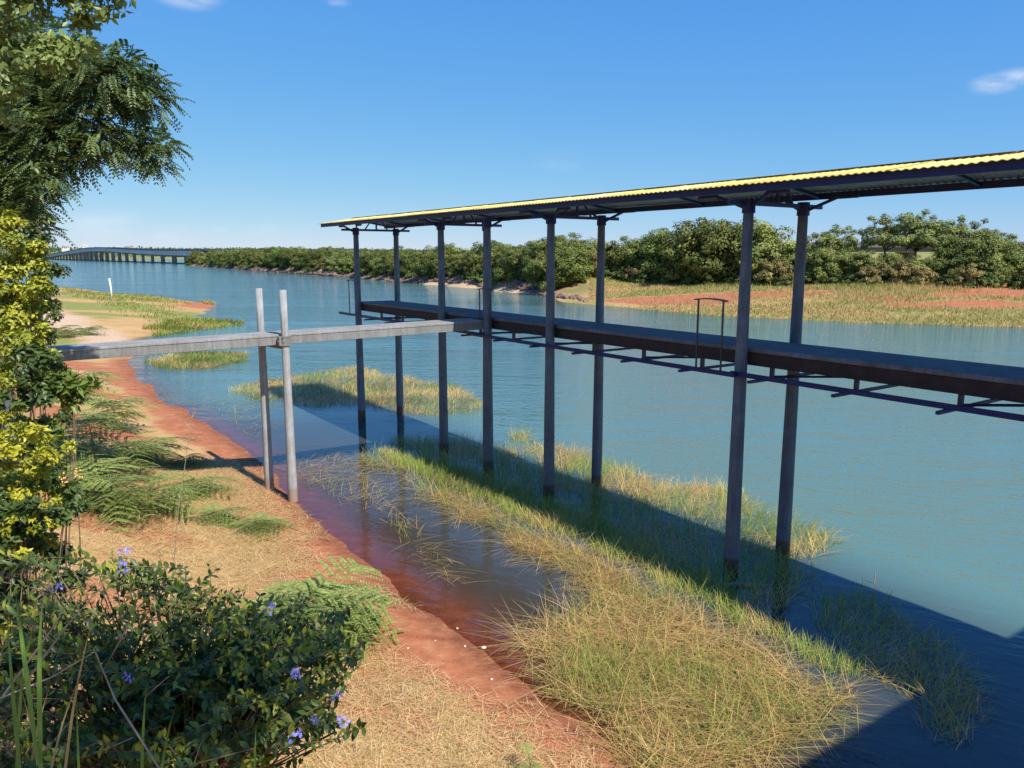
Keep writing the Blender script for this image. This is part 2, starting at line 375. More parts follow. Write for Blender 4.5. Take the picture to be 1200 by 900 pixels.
c = mix(t, ramp(t, gf, [(.3, 0.0), (.7, 1.0)]), c, grn)
c = mix(t, attr(t, 'pale'), c, ramp(t, n_m, [(.3, (.48, .33, .22)), (.7, (.62, .47, .34))]))
c = mix(t, attr(t, 'rock'), c, rck)
c = mix(t, math_(t, 'MULTIPLY', attr(t, 'wet'), ramp(t, n_m, [(.3, .9), (.7, .35)])), c, (.17, .062, .034))
c = mix(t, attr(t, 'mud'), c, (.15, .10, .07))
pbsdf(t, o, c, .95, .12, 0, bump(t, math_(t, 'ADD', n_f, n_m), .6, .03))
gme.materials.append(m); ground = obj('ground', gme); tag(ground, kind='structure')

# ------------------------------------------------------------------ water
wx = sgrid(-1.5, 5, -8000, 6000, 380); wy = sgrid(12, 5, -90, 7900, 420)
WX, WY = np.meshgrid(wx, wy); WX = WX.ravel(); WY = WY.ravel()
wz = terrain(WX, WY)[0]
F_ = grid_faces(len(wx), len(wy)); keep = (wz[F_].min(1) < .15); F_ = F_[keep]
usedv = np.unique(F_); remap = np.zeros(len(WX), int); remap[usedv] = np.arange(len(usedv))
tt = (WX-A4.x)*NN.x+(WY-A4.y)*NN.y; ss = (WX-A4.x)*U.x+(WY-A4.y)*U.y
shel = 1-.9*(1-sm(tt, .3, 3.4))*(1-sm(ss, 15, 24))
calmB = 1-.72*np.exp(np.minimum(sdist(WX, WY, LAND_B), 0)/11)*(1-sm(WY, 95, 130))
wme = mesh_np('water', np.stack([WX, WY, np.zeros_like(WX)], 1)[usedv], remap[F_], 4, [], True, attrs={'depth': np.maximum(-wz, 0)[usedv], 'open': shel[usedv], 'lee': calmB[usedv]})
m, t, o = newmat('lake_water')
geo = N(t, 'ShaderNodeNewGeometry'); pos = geo.outputs['Position']
dep = attr(t, 'depth')
op = math_(t, 'SUBTRACT', 1.0, math_(t, 'POWER', 2.718, math_(t, 'MULTIPLY', dep, -14.0)))
body = N(t, 'ShaderNodeBsdfDiffuse')
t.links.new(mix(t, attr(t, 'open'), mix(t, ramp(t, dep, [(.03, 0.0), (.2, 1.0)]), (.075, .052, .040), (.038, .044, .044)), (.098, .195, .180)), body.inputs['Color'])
trn = N(t, 'ShaderNodeBsdfTransparent'); trn.inputs[0].default_value = (.74, .60, .50, 1)
mb = N(t, 'ShaderNodeMixShader'); t.links.new(op, mb.inputs[0]); t.links.new(trn.outputs[0], mb.inputs[1]); t.links.new(body.outputs[0], mb.inputs[2])
calm = ramp(t, noise(t, .045, 4, .6, pos, (.45, 2.0, 1)), [(.32, .28), (.66, 1.0)])
shal = attr(t, 'open')
amp = math_(t, 'MULTIPLY', math_(t, 'MULTIPLY', calm, shal), attr(t, 'lee'))
mp = N(t, 'ShaderNodeMapping'); mp.inputs['Rotation'].default_value = (0, 0, R(28)); t.links.new(pos, mp.inputs[0])
r1 = noise(t, 2.6, 3, .55, mp.outputs[0], (.45, 1.6, 1)); r2 = noise(t, 9, 2, .5, mp.outputs[0], (.6, 1.3, 1)); r3 = noise(t, .5, 2, .5, pos, (.5, 1.4, 1))
hgt = math_(t, 'ADD', math_(t, 'ADD', math_(t, 'MULTIPLY', r1, .10), math_(t, 'MULTIPLY', r2, .028)), math_(t, 'MULTIPLY', r3, .17))
bn = bump(t, math_(t, 'MULTIPLY', hgt, amp), 1.0, 1.0)
gl = N(t, 'ShaderNodeBsdfGlossy'); gl.inputs['Roughness'].default_value = .05; gl.inputs['Color'].default_value = (.88, .95, 1, 1); t.links.new(bn, gl.inputs['Normal'])
fr = N(t, 'ShaderNodeFresnel'); fr.inputs['IOR'].default_value = 1.40; t.links.new(bn, fr.inputs['Normal'])
mw = N(t, 'ShaderNodeMixShader'); t.links.new(fr.outputs[0], mw.inputs[0]); t.links.new(mb.outputs[0], mw.inputs[1]); t.links.new(gl.outputs[0], mw.inputs[2])
t.links.new(mw.outputs[0], o.inputs[0])
wme.materials.append(m); water = obj('water', wme); tag(water, kind='structure')

# ------------------------------------------------------------------ covered pier
PZ = math.atan2(U.y, U.x)
pier = empty('covered_pier', A4, PZ)      # local x = along the deck, local y = -t
tag(pier, 'long roofed pier with yellow corrugated roof on tall grey concrete poles over water', 'pier')
DZ = 4.06; T0, T1 = .12, 1.36; RB = 1.48
ZBASE = -.9
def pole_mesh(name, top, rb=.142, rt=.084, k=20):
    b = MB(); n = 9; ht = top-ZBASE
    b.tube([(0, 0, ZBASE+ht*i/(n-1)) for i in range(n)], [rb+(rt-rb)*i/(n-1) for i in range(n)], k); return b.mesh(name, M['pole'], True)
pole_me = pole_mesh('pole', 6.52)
PS = [16.05, 10.3, 5.35, 0, -5.35]
def ring_mesh(r0, z0, z1):
    b = MB(); b.tube([(0, 0, z0), (0, 0, z1)], [r0+.006, r0], 20); b.box(-r0*1.15, r0*1.15, -.012, .012, z0+.02, z1-.02); return b.mesh('collar', M['steel'])
collar_me = ring_mesh(.104, 6.30, 6.53)
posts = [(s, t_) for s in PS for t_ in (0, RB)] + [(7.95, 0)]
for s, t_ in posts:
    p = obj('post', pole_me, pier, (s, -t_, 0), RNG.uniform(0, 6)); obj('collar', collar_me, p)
# deck slabs with joints, brown edge beams
cuts = [16.3, 10.32, 5.37, .02, -5.33, -10.4]
for a, b_ in zip(cuts[:-1], cuts[1:]):
    MB().box(b_+.012, a, -T1, -T0, DZ-.075, DZ).build('deck_slab', M['deck'], pier, bevel=.008)
    for (y0, y1) in ((-T0-.18, -T0-.022), (-T1+.022, -T1+.18)):
        MB().box(b_+.02, a-.008, y0, y1, DZ-.30, DZ-.077).build('edge_beam', M['face'], pier, bevel=.006)
    MB().box(b_+.03, a-.02, -T1+.183, -T0-.183, DZ-.16, DZ-.078).build('slab_soffit', M['deck'], pier)
# steel rails, cross arms and hangers below the deck
for (a, b_) in ((17.4, 7.98), (8.45, -.05), (.1, -10.4)):
    z0 = 3.66 if a != 8.45 else 3.648
    MB().box(b_, a, .10+(.07 if a == 8.45 else 0), .155+(.07 if a == 8.45 else 0), z0-.075, z0).build('under_rail', M['steel'], pier)
MB().box(-10.4, 17.4, -RB-.21, -RB-.155, 3.585, 3.66).build('under_rail', M['steel'], pier)
arm_b = MB(); arm_b.bar((0, .36, 3.56), (0, -RB-.3, 3.56), .05, .045)
arm_me = arm_b.mesh('cross_arm', M['steel'])
hang_b = MB(); hang_b.box(-.03, .03, -.28, -.22, 3.583, DZ-.302); hang_me = hang_b.mesh('hanger', M['darksteel'])
hang_c = MB(); hang_c.box(-.03, .03, -T1+.08, -T1+.14, 3.583, DZ-.302); hang_me2 = hang_c.mesh('hanger', M['darksteel'])
for i in range(17):
    s = 14.75-1.52*i
    if s < -10: break
    a = obj('cross_arm', arm_me, pier, (s, 0, 0)); obj('hanger', hang_me, a); obj('hanger', hang_me2, a)
    if i % 2 == 0:
        bb = MB(); bb.bar((s, -.25, 3.60), (s-.75, -T1+.1, 3.60), .035, .035); bb.build('diagonal_brace', M['steel'], pier)
# roof
E0, E1, RT = -.52, 2.02, .75; ZE, ZR = 6.725, 6.93; RS0, RS1 = 18.05, -10.6
for (y, z0, z1, wd) in ((-E0-.06, ZE-.13, ZE-.018, .06), (-E1+.06, ZE-.13, ZE-.018, .06)):
    MB().box(RS1, RS0-.12, y-wd/2, y+wd/2, z0, z1).build('eave_beam', M['steel'], pier)
MB().box(RS1, RS0-.12, -RT-.04, -RT+.04, ZR-.15, ZR-.03).build('ridge_beam', M['steel'], pier)
PW, NP = .115, 10; SW = PW*NP
def sheet_mesh(near_):
    ns = NP*6+2
    b = MB(); rows = []
    ye = -E0 if near_ else -E1
    ov = .05*(1 if near_ else -1)
    for yy, zz in ((ye+ov, ZE-.012), ((ye-RT)/2, (ZE+ZR)/2-.004), (-RT+(-.04 if near_ else .04), ZR+.008)):
        rows.append([(-PW*i/6, yy, zz+0.009*math.sin(2*math.pi*i/6)+(.007 if i >= NP*6 else 0)) for i in range(ns)])
    v = [p for r in rows for p in r]; n = len(v); v2 = [(x, y, z-.007) for x, y, z in v]
    top = []; 
    for r_ in range(2):
        for i in range(ns-1): top.append((r_*ns+i, r_*ns+i+1, (r_+1)*ns+i+1, (r_+1)*ns+i))
    b.v = v+v2; b.f = list(top); b.m = [0]*len(top)
    b.f += [tuple(n+i for i in reversed(f)) for f in top]; b.m += [1]*len(top)
    for i in range(ns-1):
        b.f += [(i, n+i, n+i+1, i+1), (2*ns+i, 2*ns+i+1, n+2*ns+i+1, n+2*ns+i)]; b.m += [0, 0]
    for e in (0, ns-1):
        for r_ in range(2): b.f.append((r_*ns+e, (r_+1)*ns+e, n+(r_+1)*ns+e, n+r_*ns+e)); b.m.append(0)
    me = b.mesh('roof_sheet', [M['sheet_top'], M['sheet_under']], True); return me
shn, shf = sheet_mesh(True), sheet_mesh(False)
ns_ = int((RS0-RS1)/SW)+1
for i in range(ns_):
    for me in (shn, shf):
        o_ = obj('roof_sheet', me, pier, (RS0-SW*i, RNG.uniform(-.018, .018), RNG.uniform(-.003, .003)))
# ridge cap in lengths
for i in range(9):
    a = RS0-3.1*i; b_ = max(a-3.09, RS1)
    q = MB(); q.add([(a, -RT+.16, ZR+.008), (b_, -RT+.16, ZR+.008), (b_, -RT, ZR+.026), (a, -RT, ZR+.026), (b_, -RT-.16, ZR+.008), (a, -RT-.16, ZR+.008)], [(0, 1, 2, 3), (3, 2, 4, 5)])
    q.build('ridge_cap', M['sheet_top'], pier)
# transverse trusses on each pair of posts and half way between
def truss(full):
    b = MB(); z0 = 6.44
    b.bar((0, -E0-.02, z0+.02), (0, -E1+.02, z0+.02), .06, .07)
    for ya in (-E0-.05, -E1+.05): b.bar((0, ya, ZE-.09), (0, -RT, ZR-.10), .05, .06)
    b.bar((0, -RT, z0), (0, -RT, ZR-.1), .045)
    for q in (.35, -.35): b.bar((0, -RT+q*1.2, z0+.03), (0, -RT+q*.55, ZR-.16), .035)
    return b.mesh('roof_truss', M['steel'])
tr_me = truss(True)
rf_b = MB()
for ya in (-E0-.05, -E1+.05): rf_b.bar((0, ya, ZE-.075), (0, -RT, ZR-.085), .045, .05)
rf_me = rf_b.mesh('rafter', M['steel'])
def knee(sg, y):
    kb = MB(); yo = y+(.2 if y == 0 else -.2)
    kb.bar((0, y, 6.36), (sg*.55, yo, ZE-.12), .045, .05); kb.bar((sg*.5, yo, ZE-.135), (sg*.9, yo, ZE-.135), .05, .05); return kb.mesh('knee_brace', M['steel'])
knees = [knee(sg, y) for sg in (1, -1) for y in (0, -RB)]
for s in PS: obj('roof_truss', tr_me, pier, (s, 0, 0)); [obj('knee_brace', km, pier, (s, 0, 0)) for km in knees]
for s in (17.6, 13.2, 7.95, 2.7, -2.7, -8): obj('rafter', rf_me, pier, (s, 0, 0))

# small stands fixed along the deck edge
def stand(s, wdt, h, label, lean=0):
    e = empty('metal_stand', st(s, -.02, 3.66), PZ); tag(e, label, 'stand', 'thin metal stands along the pier edge')
    for sg in (-1, 1):
        b = MB(); b.bar((sg*wdt/2, 0, -.09), (sg*wdt/2+lean, 0, h), .026); b.build('leg', M['darksteel'], e)
    b = MB(); q = wdt/2+.07
    for i in range(6):
        x0, x1 = -q+2*q*i/6, -q+2*q*(i+1)/6; f = lambda x: h+.03*(1-(x/q)**2)
        b.bar((x0+lean, 0, f(x0)), (x1+lean, 0, f(x1)), .09, .022)
    b.build('top_plate', M['darksteel'], e)
stand(.70, .56, 1.17, 'thin two-legged metal stand standing clear on the deck before the paired poles')
stand(8.05, .50, 1.10, 'thin metal stand half hidden by the pole where the walkway joins the pier')
stand(16.5, .5, 1.10, 'thin metal stand at the open end of the roofed pier')

# ------------------------------------------------------------------ walkway to the bank
W2 = Vector((-5.07, 17.1, 0)); J = st(8.21, .10)
# near edge runs from just behind W2 to J
pw = Vector((-.51, .86, 0)).normalized(); W2e = W2+pw*.14
dw = (J-W2e).normalized(); pw = Vector((-dw.y, dw.x, 0)); W2e = W2+pw*.14; dw = (J-W2e).normalized(); pw = Vector((-dw.y, dw.x, 0))
WWID = .88; L_ = (J-W2e).length
walk = empty('walkway', W2e, math.atan2(dw.y, dw.x))
tag(walk, 'narrow grey concrete walkway from the bushy bank out to the roofed pier', 'walkway')
zw = lambda x: 3.865+.105*x/L_
def slabpart(name, x0, x1, y0, y1, top, bot, mt, bev=.006):
    b = MB(); b.add([(x0, y0, zw(x0)-bot), (x1, y0, zw(x1)-bot), (x1, y1, zw(x1)-bot), (x0, y1, zw(x0)-bot), (x0, y0, zw(x0)-top), (x1, y0, zw(x1)-top), (x1, y1, zw(x1)-top), (x0, y1, zw(x0)-top)],
                     [(3, 2, 1, 0), (4, 5, 6, 7), (0, 1, 5, 4), (1, 2, 6, 5), (2, 3, 7, 6), (3, 0, 4, 7)])
    return b.build(name, mt, walk, bevel=bev)
XE = -5.6
for x0, x1 in ((XE, -.02), (-.005, L_-.02)):
    slabpart('slab', x0, x1, 0.0, WWID, 0, .05, M['walk'], .006)
    slabpart('edge_beam', x0+.004, x1-.004, .012, .20, .052, .235, M['walkface'])
    slabpart('edge_beam', x0+.004, x1-.004, WWID-.20, WWID-.012, .052, .235, M['walkface'])
    slabpart('slab_soffit', x0+.01, x1-.01, .203, WWID-.203, .053, .13, M['walk'], 0)
wp = pole_mesh('pole', 4.86, .118, .074); wp.materials[0] = M['pole_light']
for x, y in ((0, -.14), (-.27, WWID+.14)):
    p = obj('post', wp, walk, (x, y, 0))
    b = MB(); b.tube([(0, 0, 3.62), (0, 0, 3.655), (0, 0, 3.66), (0, 0, 3.80), (0, 0, 3.805), (0, 0, 3.84)], [.112, .112, .102, .102, .110, .110], 18)
    b.box(-.15, -.10, -.07, .09, 3.63, 3.83); b.bar((-.155, -.05, 3.73), (-.155, .08, 3.73), .03)
    b.build('clamp', M['clamp'], p)
b = MB(); b.bar((0, -.16, 3.585), (-.27, WWID+.16, 3.585), .08, .10); b.build('cross_beam', M['walkface'], walk)
# support at the bank end
b = MB(); b.box(XE+.1, XE+.38, .28, .58, -2.6, zw(XE)-.24); b.build('support_pillar', M['white_post'], walk, bevel=.01)
b = MB(); b.box(XE-.5, XE-.01, -.1, WWID+.1, -2.6, zw(XE)-.01); b.build('abutment', M['walk'], walk, bevel=.02)

# ------------------------------------------------------------------ hut at the landward end of the pier (behind the photographer's right)
hut = empty('boathouse', st(-13.6, .5), PZ); tag(hut, 'plain rendered boathouse at the landward end of the pier', 'building')
MB().box(-2.8, 2.8, -4.2, 4.2, -1.5, 6.795).build('wall', M['hut'], hut)
MB().box(2.79, 2.86, -1.5, -.2, 4.1, 6.2).build('door', M['face'], hut)
for y0 in (-3.6, 1.4): MB().box(2.79, 2.84, y0, y0+1.4, 4.9, 6.0).build('window', M['glass'], hut)
MB().box(-3.3, 3.4, -4.8, 4.4, 6.8, 7.0).build('roof', M['sheet_top'], hut)

# ------------------------------------------------------------------ road bridge
B0 = Vector((-205, 513, 0)); B1 = Vector((-839, 1400, 0)); bd = (B1-B0); BL = bd.length
br = empty('road_bridge', B0, math.atan2(bd.y, bd.x)); tag(br, 'long low grey concrete road bridge on many piers across the lake', 'bridge')
def bz(x):   # soffit level
    q = x/BL; return 5.4+5.6*math.exp(-((q-.43)/.26)**2)-3.0*sm(np.array(q), .75, 1.0)
offs = -20.7
xs = np.linspace(-30, BL+40, 60)
def strip(name, y0, y1, zl, zh, mt):
    b = MB()
    for a, c_ in zip(xs[:-1], xs[1:]):
        a, c_ = float(a), float(c_); za, zc = float(bz(a)), float(bz(c_))
        b.add([(a, y0, za+zl), (c_, y0, zc+zl), (c_, y1, zc+zl), (a, y1, za+zl), (a, y0, za+zh), (c_, y0, zc+zh), (c_, y1, zc+zh), (a, y1, za+zh)],
              [(3, 2, 1, 0), (4, 5, 6, 7), (0, 1, 5, 4), (2, 3, 7, 6)])
    return b.build(name, mt, br)
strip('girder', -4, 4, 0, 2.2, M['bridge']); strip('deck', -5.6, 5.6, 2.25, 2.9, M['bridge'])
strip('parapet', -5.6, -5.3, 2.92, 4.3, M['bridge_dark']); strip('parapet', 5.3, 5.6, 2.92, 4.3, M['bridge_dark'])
k = 0
while True:
    x = 57.7+39.1*(k-1); k += 1
    if x > BL: break
    z = float(bz(x)); b = MB()
    for y in (-3.6, 3.6):
        b.tube([(x, y, -4), (x, y, z-1.2)], [1.15, 1.15], 10)
    b.box(x-1.3, x+1.3, -5.2, 5.2, z-1.3, z-.02); b.box(x-2.0, x+2.0, -5.6, 5.6, -.6, .9)
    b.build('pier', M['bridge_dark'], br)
# elevated road behind the trees on the far bank
ra, rb_ = g(880, 290, 7), None
rd = empty('elevated_road', (34, 150, 0)); tag(rd, 'dark elevated road with guard wall running behind the far trees', 'road')
b = MB(); b.bar((-8, 3, 6.75), (105, -22, 6.75), 7, .8); b.build('deck', M['bridge_dark'], rd)
b = MB(); b.bar((-8, -.9, 7.6), (104, -25.7, 7.6), .25, .9); b.build('guard_wall', M['bridge_dark'], rd)
for i in range(8):
    b = MB(); x = -4+14*i; y = 2-25/113*14*i; b.box(x-.6, x+.6, y-2.5, y+2.5, 0, 6.3); b.build('pier', M['bridge_dark'], rd)

# ------------------------------------------------------------------ distant buildings
def house(name, px, ytop, wpx, dist, label, floors=2, roof=True):
    c = aty(px, 292, dist); k = dist/F; wd = wpx*k; top = H+(300-ytop)*k
    zb = Z1(c.x, dist); 
    e = empty(name, (c.x, dist, zb), RNG.uniform(-.15, .15)); tag(e, label, 'building')
    h = top-zb
    MB().box(-wd/2, wd/2, -wd*.3, wd*.3, -2, h).build('wall', M['white_wall'], e)
    if roof:
        b = MB(); q = wd/2+.6; b.add([(-q, -wd*.36, h), (q, -wd*.36, h), (q, wd*.36, h), (-q, wd*.36, h), (-q*.7, 0, h+wd*.12), (q*.7, 0, h+wd*.12)], [(0, 1, 5, 4), (2, 3, 4, 5), (1, 2, 5), (3, 0, 4), (3, 2, 1, 0)]); b.build('roof', M['tile'], e)
    nw = 3
    for fl in range(floors):
        for i in range(nw):
            x = (-.33+.33*i)*wd; z = h-(fl+.7)*min(4.5, h/floors)
            MB().box(x-wd*.06, x+wd*.06, -wd*.3-.15, -wd*.3+.1, z, z+2.0).build('window', M['glass'], e)
house('apartment_tower', 99.5, 286.3, 4.5, 1850, 'white boxy tower block standing highest above the bridge', 4, False)
house('house', 129, 288.6, 4, 1950, 'small white house on the ridge next to the tower block', 2, False)
house('house', 139.5, 288.8, 3.6, 1950, 'small white house beyond the middle of the bridge', 2, False)
house('house', 151, 289.6, 6, 2000, 'low wide white house on the ridge above the long bridge', 1, True)
house('house', 77, 289.8, 7, 1650, 'long pale house with clay roof by the far bridge end', 1, True)
house('house', 88.5, 291.2, 5, 1700, 'small pale house with clay roof below the ridge trees', 1, True)

# ------------------------------------------------------------------ foliage generators
def rand_dirs(n, rng=RNG):
    v = rng.normal(size=(n, 3)); return v/np.linalg.norm(v, axis=1, keepdims=True)
def leaf_quads(C, Nrm, size, asp, cols, jit=.0):
    """one folded diamond leaf (4 tris) per centre"""
    n = len(C); a = rand_dirs(n); T = np.cross(Nrm, a); T /= np.linalg.norm(T, axis=1, keepdims=True)+1e-9
    return leaf_dir(C, T, Nrm, size, asp, cols)
def leaf_dir(C, T, Nrm, size, asp, cols):
    n = len(C); size = np.broadcast_to(np.asarray(size, float), (n,))[:, None]
    B = np.cross(T, Nrm); B /= np.linalg.norm(B, axis=1, keepdims=True)+1e-9
    Nn = np.cross(B, T)
    v = np.stack([C, C+T*size*.45+B*size*asp*.5+Nn*size*.07, C+T*size-Nn*size*.10, C+T*size*.45-B*size*asp*.5+Nn*size*.07], 1).reshape(-1, 3)
    b = np.arange(n)[:, None]*4
    f = np.concatenate([b+[0, 1, 2], b+[0, 2, 3]], 1).reshape(-1, 3)
    return v, f, np.repeat(cols, 4, 0)
def crown_mesh(name, rx, ry, rz, nclus, per, lsize, seed, cA, cB, mat, flat=.6, fill=.35, asp=.75):
    rng = np.random.default_rng(seed)
    d = rand_dirs(nclus, rng); rad = rng.uniform(fill, 1, nclus)**.5
    cc = d*rad[:, None]*[rx, ry, rz]*(1+.18*rng.normal(size=(nclus, 1)))
    cc[:, 2] = np.where(cc[:, 2] < -rz*flat, -rz*flat*rng.uniform(.6, 1, nclus), cc[:, 2])
    cr_ = rng.uniform(.16, .32, nclus)*min(rx, rz)
    ci = np.repeat(np.arange(nclus), per); n = len(ci)
    dd = rand_dirs(n, rng); rr = rng.uniform(.3, 1, n)**.6
    P = cc[ci]+dd*(rr*cr_[ci])[:, None]*[1.25, 1.25, .8]
    Nr = dd*.6+d[ci]*.4+[0, 0, .55]+.5*rand_dirs(n, rng); Nr /= np.linalg.norm(Nr, axis=1, keepdims=True)
    mixv = np.clip(rng.uniform(0, 1, nclus)[ci]*.7+rng.uniform(0, .5, n)-.1, 0, 1)[:, None]
    cols = np.array(cA)*(1-mixv)+np.array(cB)*mixv
    v, f, c = leaf_quads(P, Nr, rng.uniform(.7, 1.3, n)*lsize, asp, cols)
    return mesh_np(name, v, f, 3, mat, False, c), cc

def trunk_mesh(name, h, r, targets, seed, mat=None):
    rng = random.Random(seed); b = MB()
    ctr = Vector((rng.uniform(-.2, .2)*h*.1, rng.uniform(-.2, .2)*h*.1, h))
    b.tube([(0, 0, -.4), (r*.4, 0, h*.4), ctr], [r*1.3, r, r*.75], 7)
    for tg in targets:
        tg = Vector(tg); mid = (ctr+tg)/2+Vector((rng.uniform(-.2, .2), rng.uniform(-.2, .2), -.15))
        b.tube([ctr-Vector((0, 0, h*.12)), mid, tg], [r*.6, r*.38, r*.14], 5, False)
    return b.mesh(name, mat or M['bark'], True)

# ---- far-bank trees: a few kinds, copied as individuals
kinds = []
specs = [  # rx, rz, trunk h, clusters, per, leaf, colours
    (3.3, 2.9, 0.9, 100, 130, .25, (.075, .105, .025), (.250, .270, .065)),
    (2.8, 2.4, 0.8, 86, 130, .24, (.095, .125, .030), (.300, .310, .080)),
    (3.9, 3.2, 1.0, 120, 130, .26, (.065, .095, .025), (.215, .245, .058)),
    (2.4, 2.8, 0.9, 76, 120, .23, (.105, .130, .036), (.310, .310, .090)),
    (3.4, 2.0, 3.6, 70, 100, .21, (.105, .135, .042), (.300, .315, .10)),     # open crown, bare stem
    (2.0, 1.7, 0.4, 46, 90, .22, (.14, .12, .040), (.40, .32, .12)),           # dry yellowish shrub
]
for i, (rx, rz, th, nc, per, ls, cA, cB) in enumerate(specs):
    me, cc = crown_mesh('crown', rx, rx, rz, nc, per, ls, 100+i, cA, cB, M['far_leaf'], .97 if i != 4 else .5, .3)
    me.transform(Matrix.Translation((0, 0, th+rz*.72)))
    tg = cc[np.random.default_rng(i).choice(len(cc), 7)]*.85+[0, 0, th+rz*.72]
    kinds.append((trunk_mesh('trunk', th, .16 if i < 4 else .13, tg, i), me))
def far_tree(k, x, y, s, label, group, sz=1.0):
    z = Z1(x, y); e = empty('tree' if k != 5 else 'shrub', (x, y, z-.1), RNG.uniform(0, 6.28))
    e.scale = (s, s, s*sz); tag(e, label, 'tree' if k != 5 else 'shrub', group)
    obj('trunk', kinds[k][0], e); obj('crown', kinds[k][1], e)
SB = [Vector((a, b_, 0)) for a, b_ in SHORE_B]
def shore_at(px):   # shoreline point with that image column
    for a, b_, pa, pb in zip(SB[:-1], SB[1:], (229, 300, 400, 480, 560, 620, 690, 800, 1000), (300, 400, 480, 560, 620, 690, 800, 1000, 1200)):
        if px <= pb:
            # interpolate along the segment so that the column matches
            lo, hi = 0.0, 1.0
            for _ in range(30):
                mid = (lo+hi)/2; q = a.lerp(b_, mid); c, s_ = math.cos(PITCH), math.sin(PITCH)
                X_ = CX+F*q.x/(q.y*c+H*s_)
                if X_ < px: lo = mid
                else: hi = mid
            return a.lerp(b_, (lo+hi)/2)
    return SB[-1]
L_RIP = ('rounded green tree in the unbroken row above the rocky shore', 'trees above the rocky shore')
L_GRS = ('bushy green tree behind the grassy and red-earth shore', 'trees behind the grassy shore')
L_OPEN = ('open-crowned tree with bare stem rising out of the far-bank thicket by the elevated road', 'open-crowned trees on the far bank')
L_GRS = ('bushy dense green tree leafy to the ground behind the grassy and red-earth shore', 'trees behind the grassy shore')
L_DRY = ('dry yellowish shrub among the trees behind the red-earth shore', 'dry shrubs on the far bank')
trees = []
def back(px, depth):
    q = shore_at(px); d = Vector((q.x, q.y, 0)).normalized(); return q+d*depth
# rows above the rocky shore
px = 226.0
while px < 640:
    q = shore_at(max(px, 230)); dist = q.length
    step = 3.6*F/dist*.8
    for row, dep in enumerate((9, 15)):
        sc = np.interp(px, [226, 300, 400, 480, 560, 640], [1.02, 1.0, .88, .84, .84, .90])*RNG.uniform(.86, 1.10)*(1.0+.06*row)
        p_ = back(max(px, 230)+RNG.uniform(-.3, .3)*step, (dep if dist < 260 else dep*1.4)+RNG.uniform(-1.5, 1.5)*1.6)
        if px < 229: p_ = p_+Vector((-3, 4, 0))
        far_tree(int(RNG.integers(0, 4)), p_.x, p_.y, sc, *L_RIP, RNG.uniform(.85, 1.1))
    px += step
# behind the grassy shore, placed by image column: (px, top row, kind, depth behind shore)
for px, top, k, dep in [(600, 291, 1, 2), (612, 290, 0, 4), (622, 288, 0, 6), (634, 287, 2, 5), (644, 284, 1, 2), (656, 286, 3, 4), (668, 287, 0, 3), (630, 300, 1, -2), (648, 302, 3, -3), (650, 278, 3, 22), (664, 276, 0, 24), (684, 282, 3, 21), (690, 287, 1, 30), (716, 283, 3, 20), (737, 280, 0, 22), (762, 281, 1, 22), (785, 270, 2, 21), (812, 264, 0, 20), (838, 259, 2, 21), (862, 261, 0, 23), (880, 265, 1, 21),
                        (900, 285, 3, 22), (925, 285, 1, 25), (952, 273, 4, 27), (975, 268, 4, 28), (962, 292, 1, 22), (988, 292, 0, 23), (1012, 294, 3, 22), (1030, 256, 4, 28), (1056, 252, 4, 27), (1066, 258, 4, 30), (1095, 259, 4, 29), (1122, 262, 4, 30), (1040, 297, 1, 24), (1068, 300, 0, 23), (1092, 298, 3, 24), (1112, 288, 2, 24), (1135, 275, 0, 25), (1152, 272, 4, 29), (1165, 280, 2, 26), (1185, 286, 0, 27), (1204, 281, 3, 29), (1220, 284, 0, 27), (1150, 300, 1, 22), (1240, 278, 2, 28), (1265, 280, 0, 28), (1295, 275, 2, 28)]:
    dep += 14; p_ = back(min(px, 1200), dep); dist = p_.length
    if px > 1200: p_ = p_+Vector(((px-1200)*dist/F*1.1, -2, 0))
    z = Z1(p_.x, p_.y); topz = H+(300-top)*p_.y/F
    full = specs[k][2]+specs[k][1]*1.72+.15
    far_tree(k, p_.x, p_.y, (topz-z)/full*1.04, *(L_OPEN if k == 4 else L_GRS), 1.0)
for px, dep, s in [(694, 17, 1.0), (742, 18, .75), (902, 19, 1.0), (912, 19, .8), (1015, 19, .8), (1030, 20, .9), (1048, 19, .8), (1076, 19, .7), (1062, 21, .9), (1130, 19, .7)]:
    p_ = back(px, dep+13); far_tree(5, p_.x, p_.y, s, *L_DRY, RNG.uniform(.9, 1.3))
# low understorey, hides the trunks
bush_me, _ = crown_mesh('foliage', 1.5, 1.2, .9, 40, 90, .2, 333, (.05, .075, .02), (.17, .20, .05), M['far_leaf'], .7, .2)
px = 235.0
while px < 1235:
    q = shore_at(min(px, 1200)); dist = q.length; step = 2.4*F/dist
    p_ = back(min(px, 1200), (6.5 if px < 610 else 32.0)*(1.3 if dist > 260 else 1)+RNG.uniform(-.8, 1.6))
    if px > 1200: p_ = p_+Vector(((px-1200)*dist/F*1.1, -1, 0))
    o_ = obj('shrub', bush_me, None, (p_.x, p_.y, Z1(p_.x, p_.y)+.55), RNG.uniform(0, 6.28)); sc = RNG.uniform(.8, 1.5); o_.scale = (sc, sc, sc*RNG.uniform(.8, 1.3))
    if px < 620: tag(o_, 'low dark shrub at the foot of the trees above the rocky shore', 'shrub', 'low shrubs above the rocky shore')
    else: tag(o_, 'low dark shrub at the foot of the trees behind the grassy shore', 'shrub', 'low shrubs behind the grassy shore')
    px += step

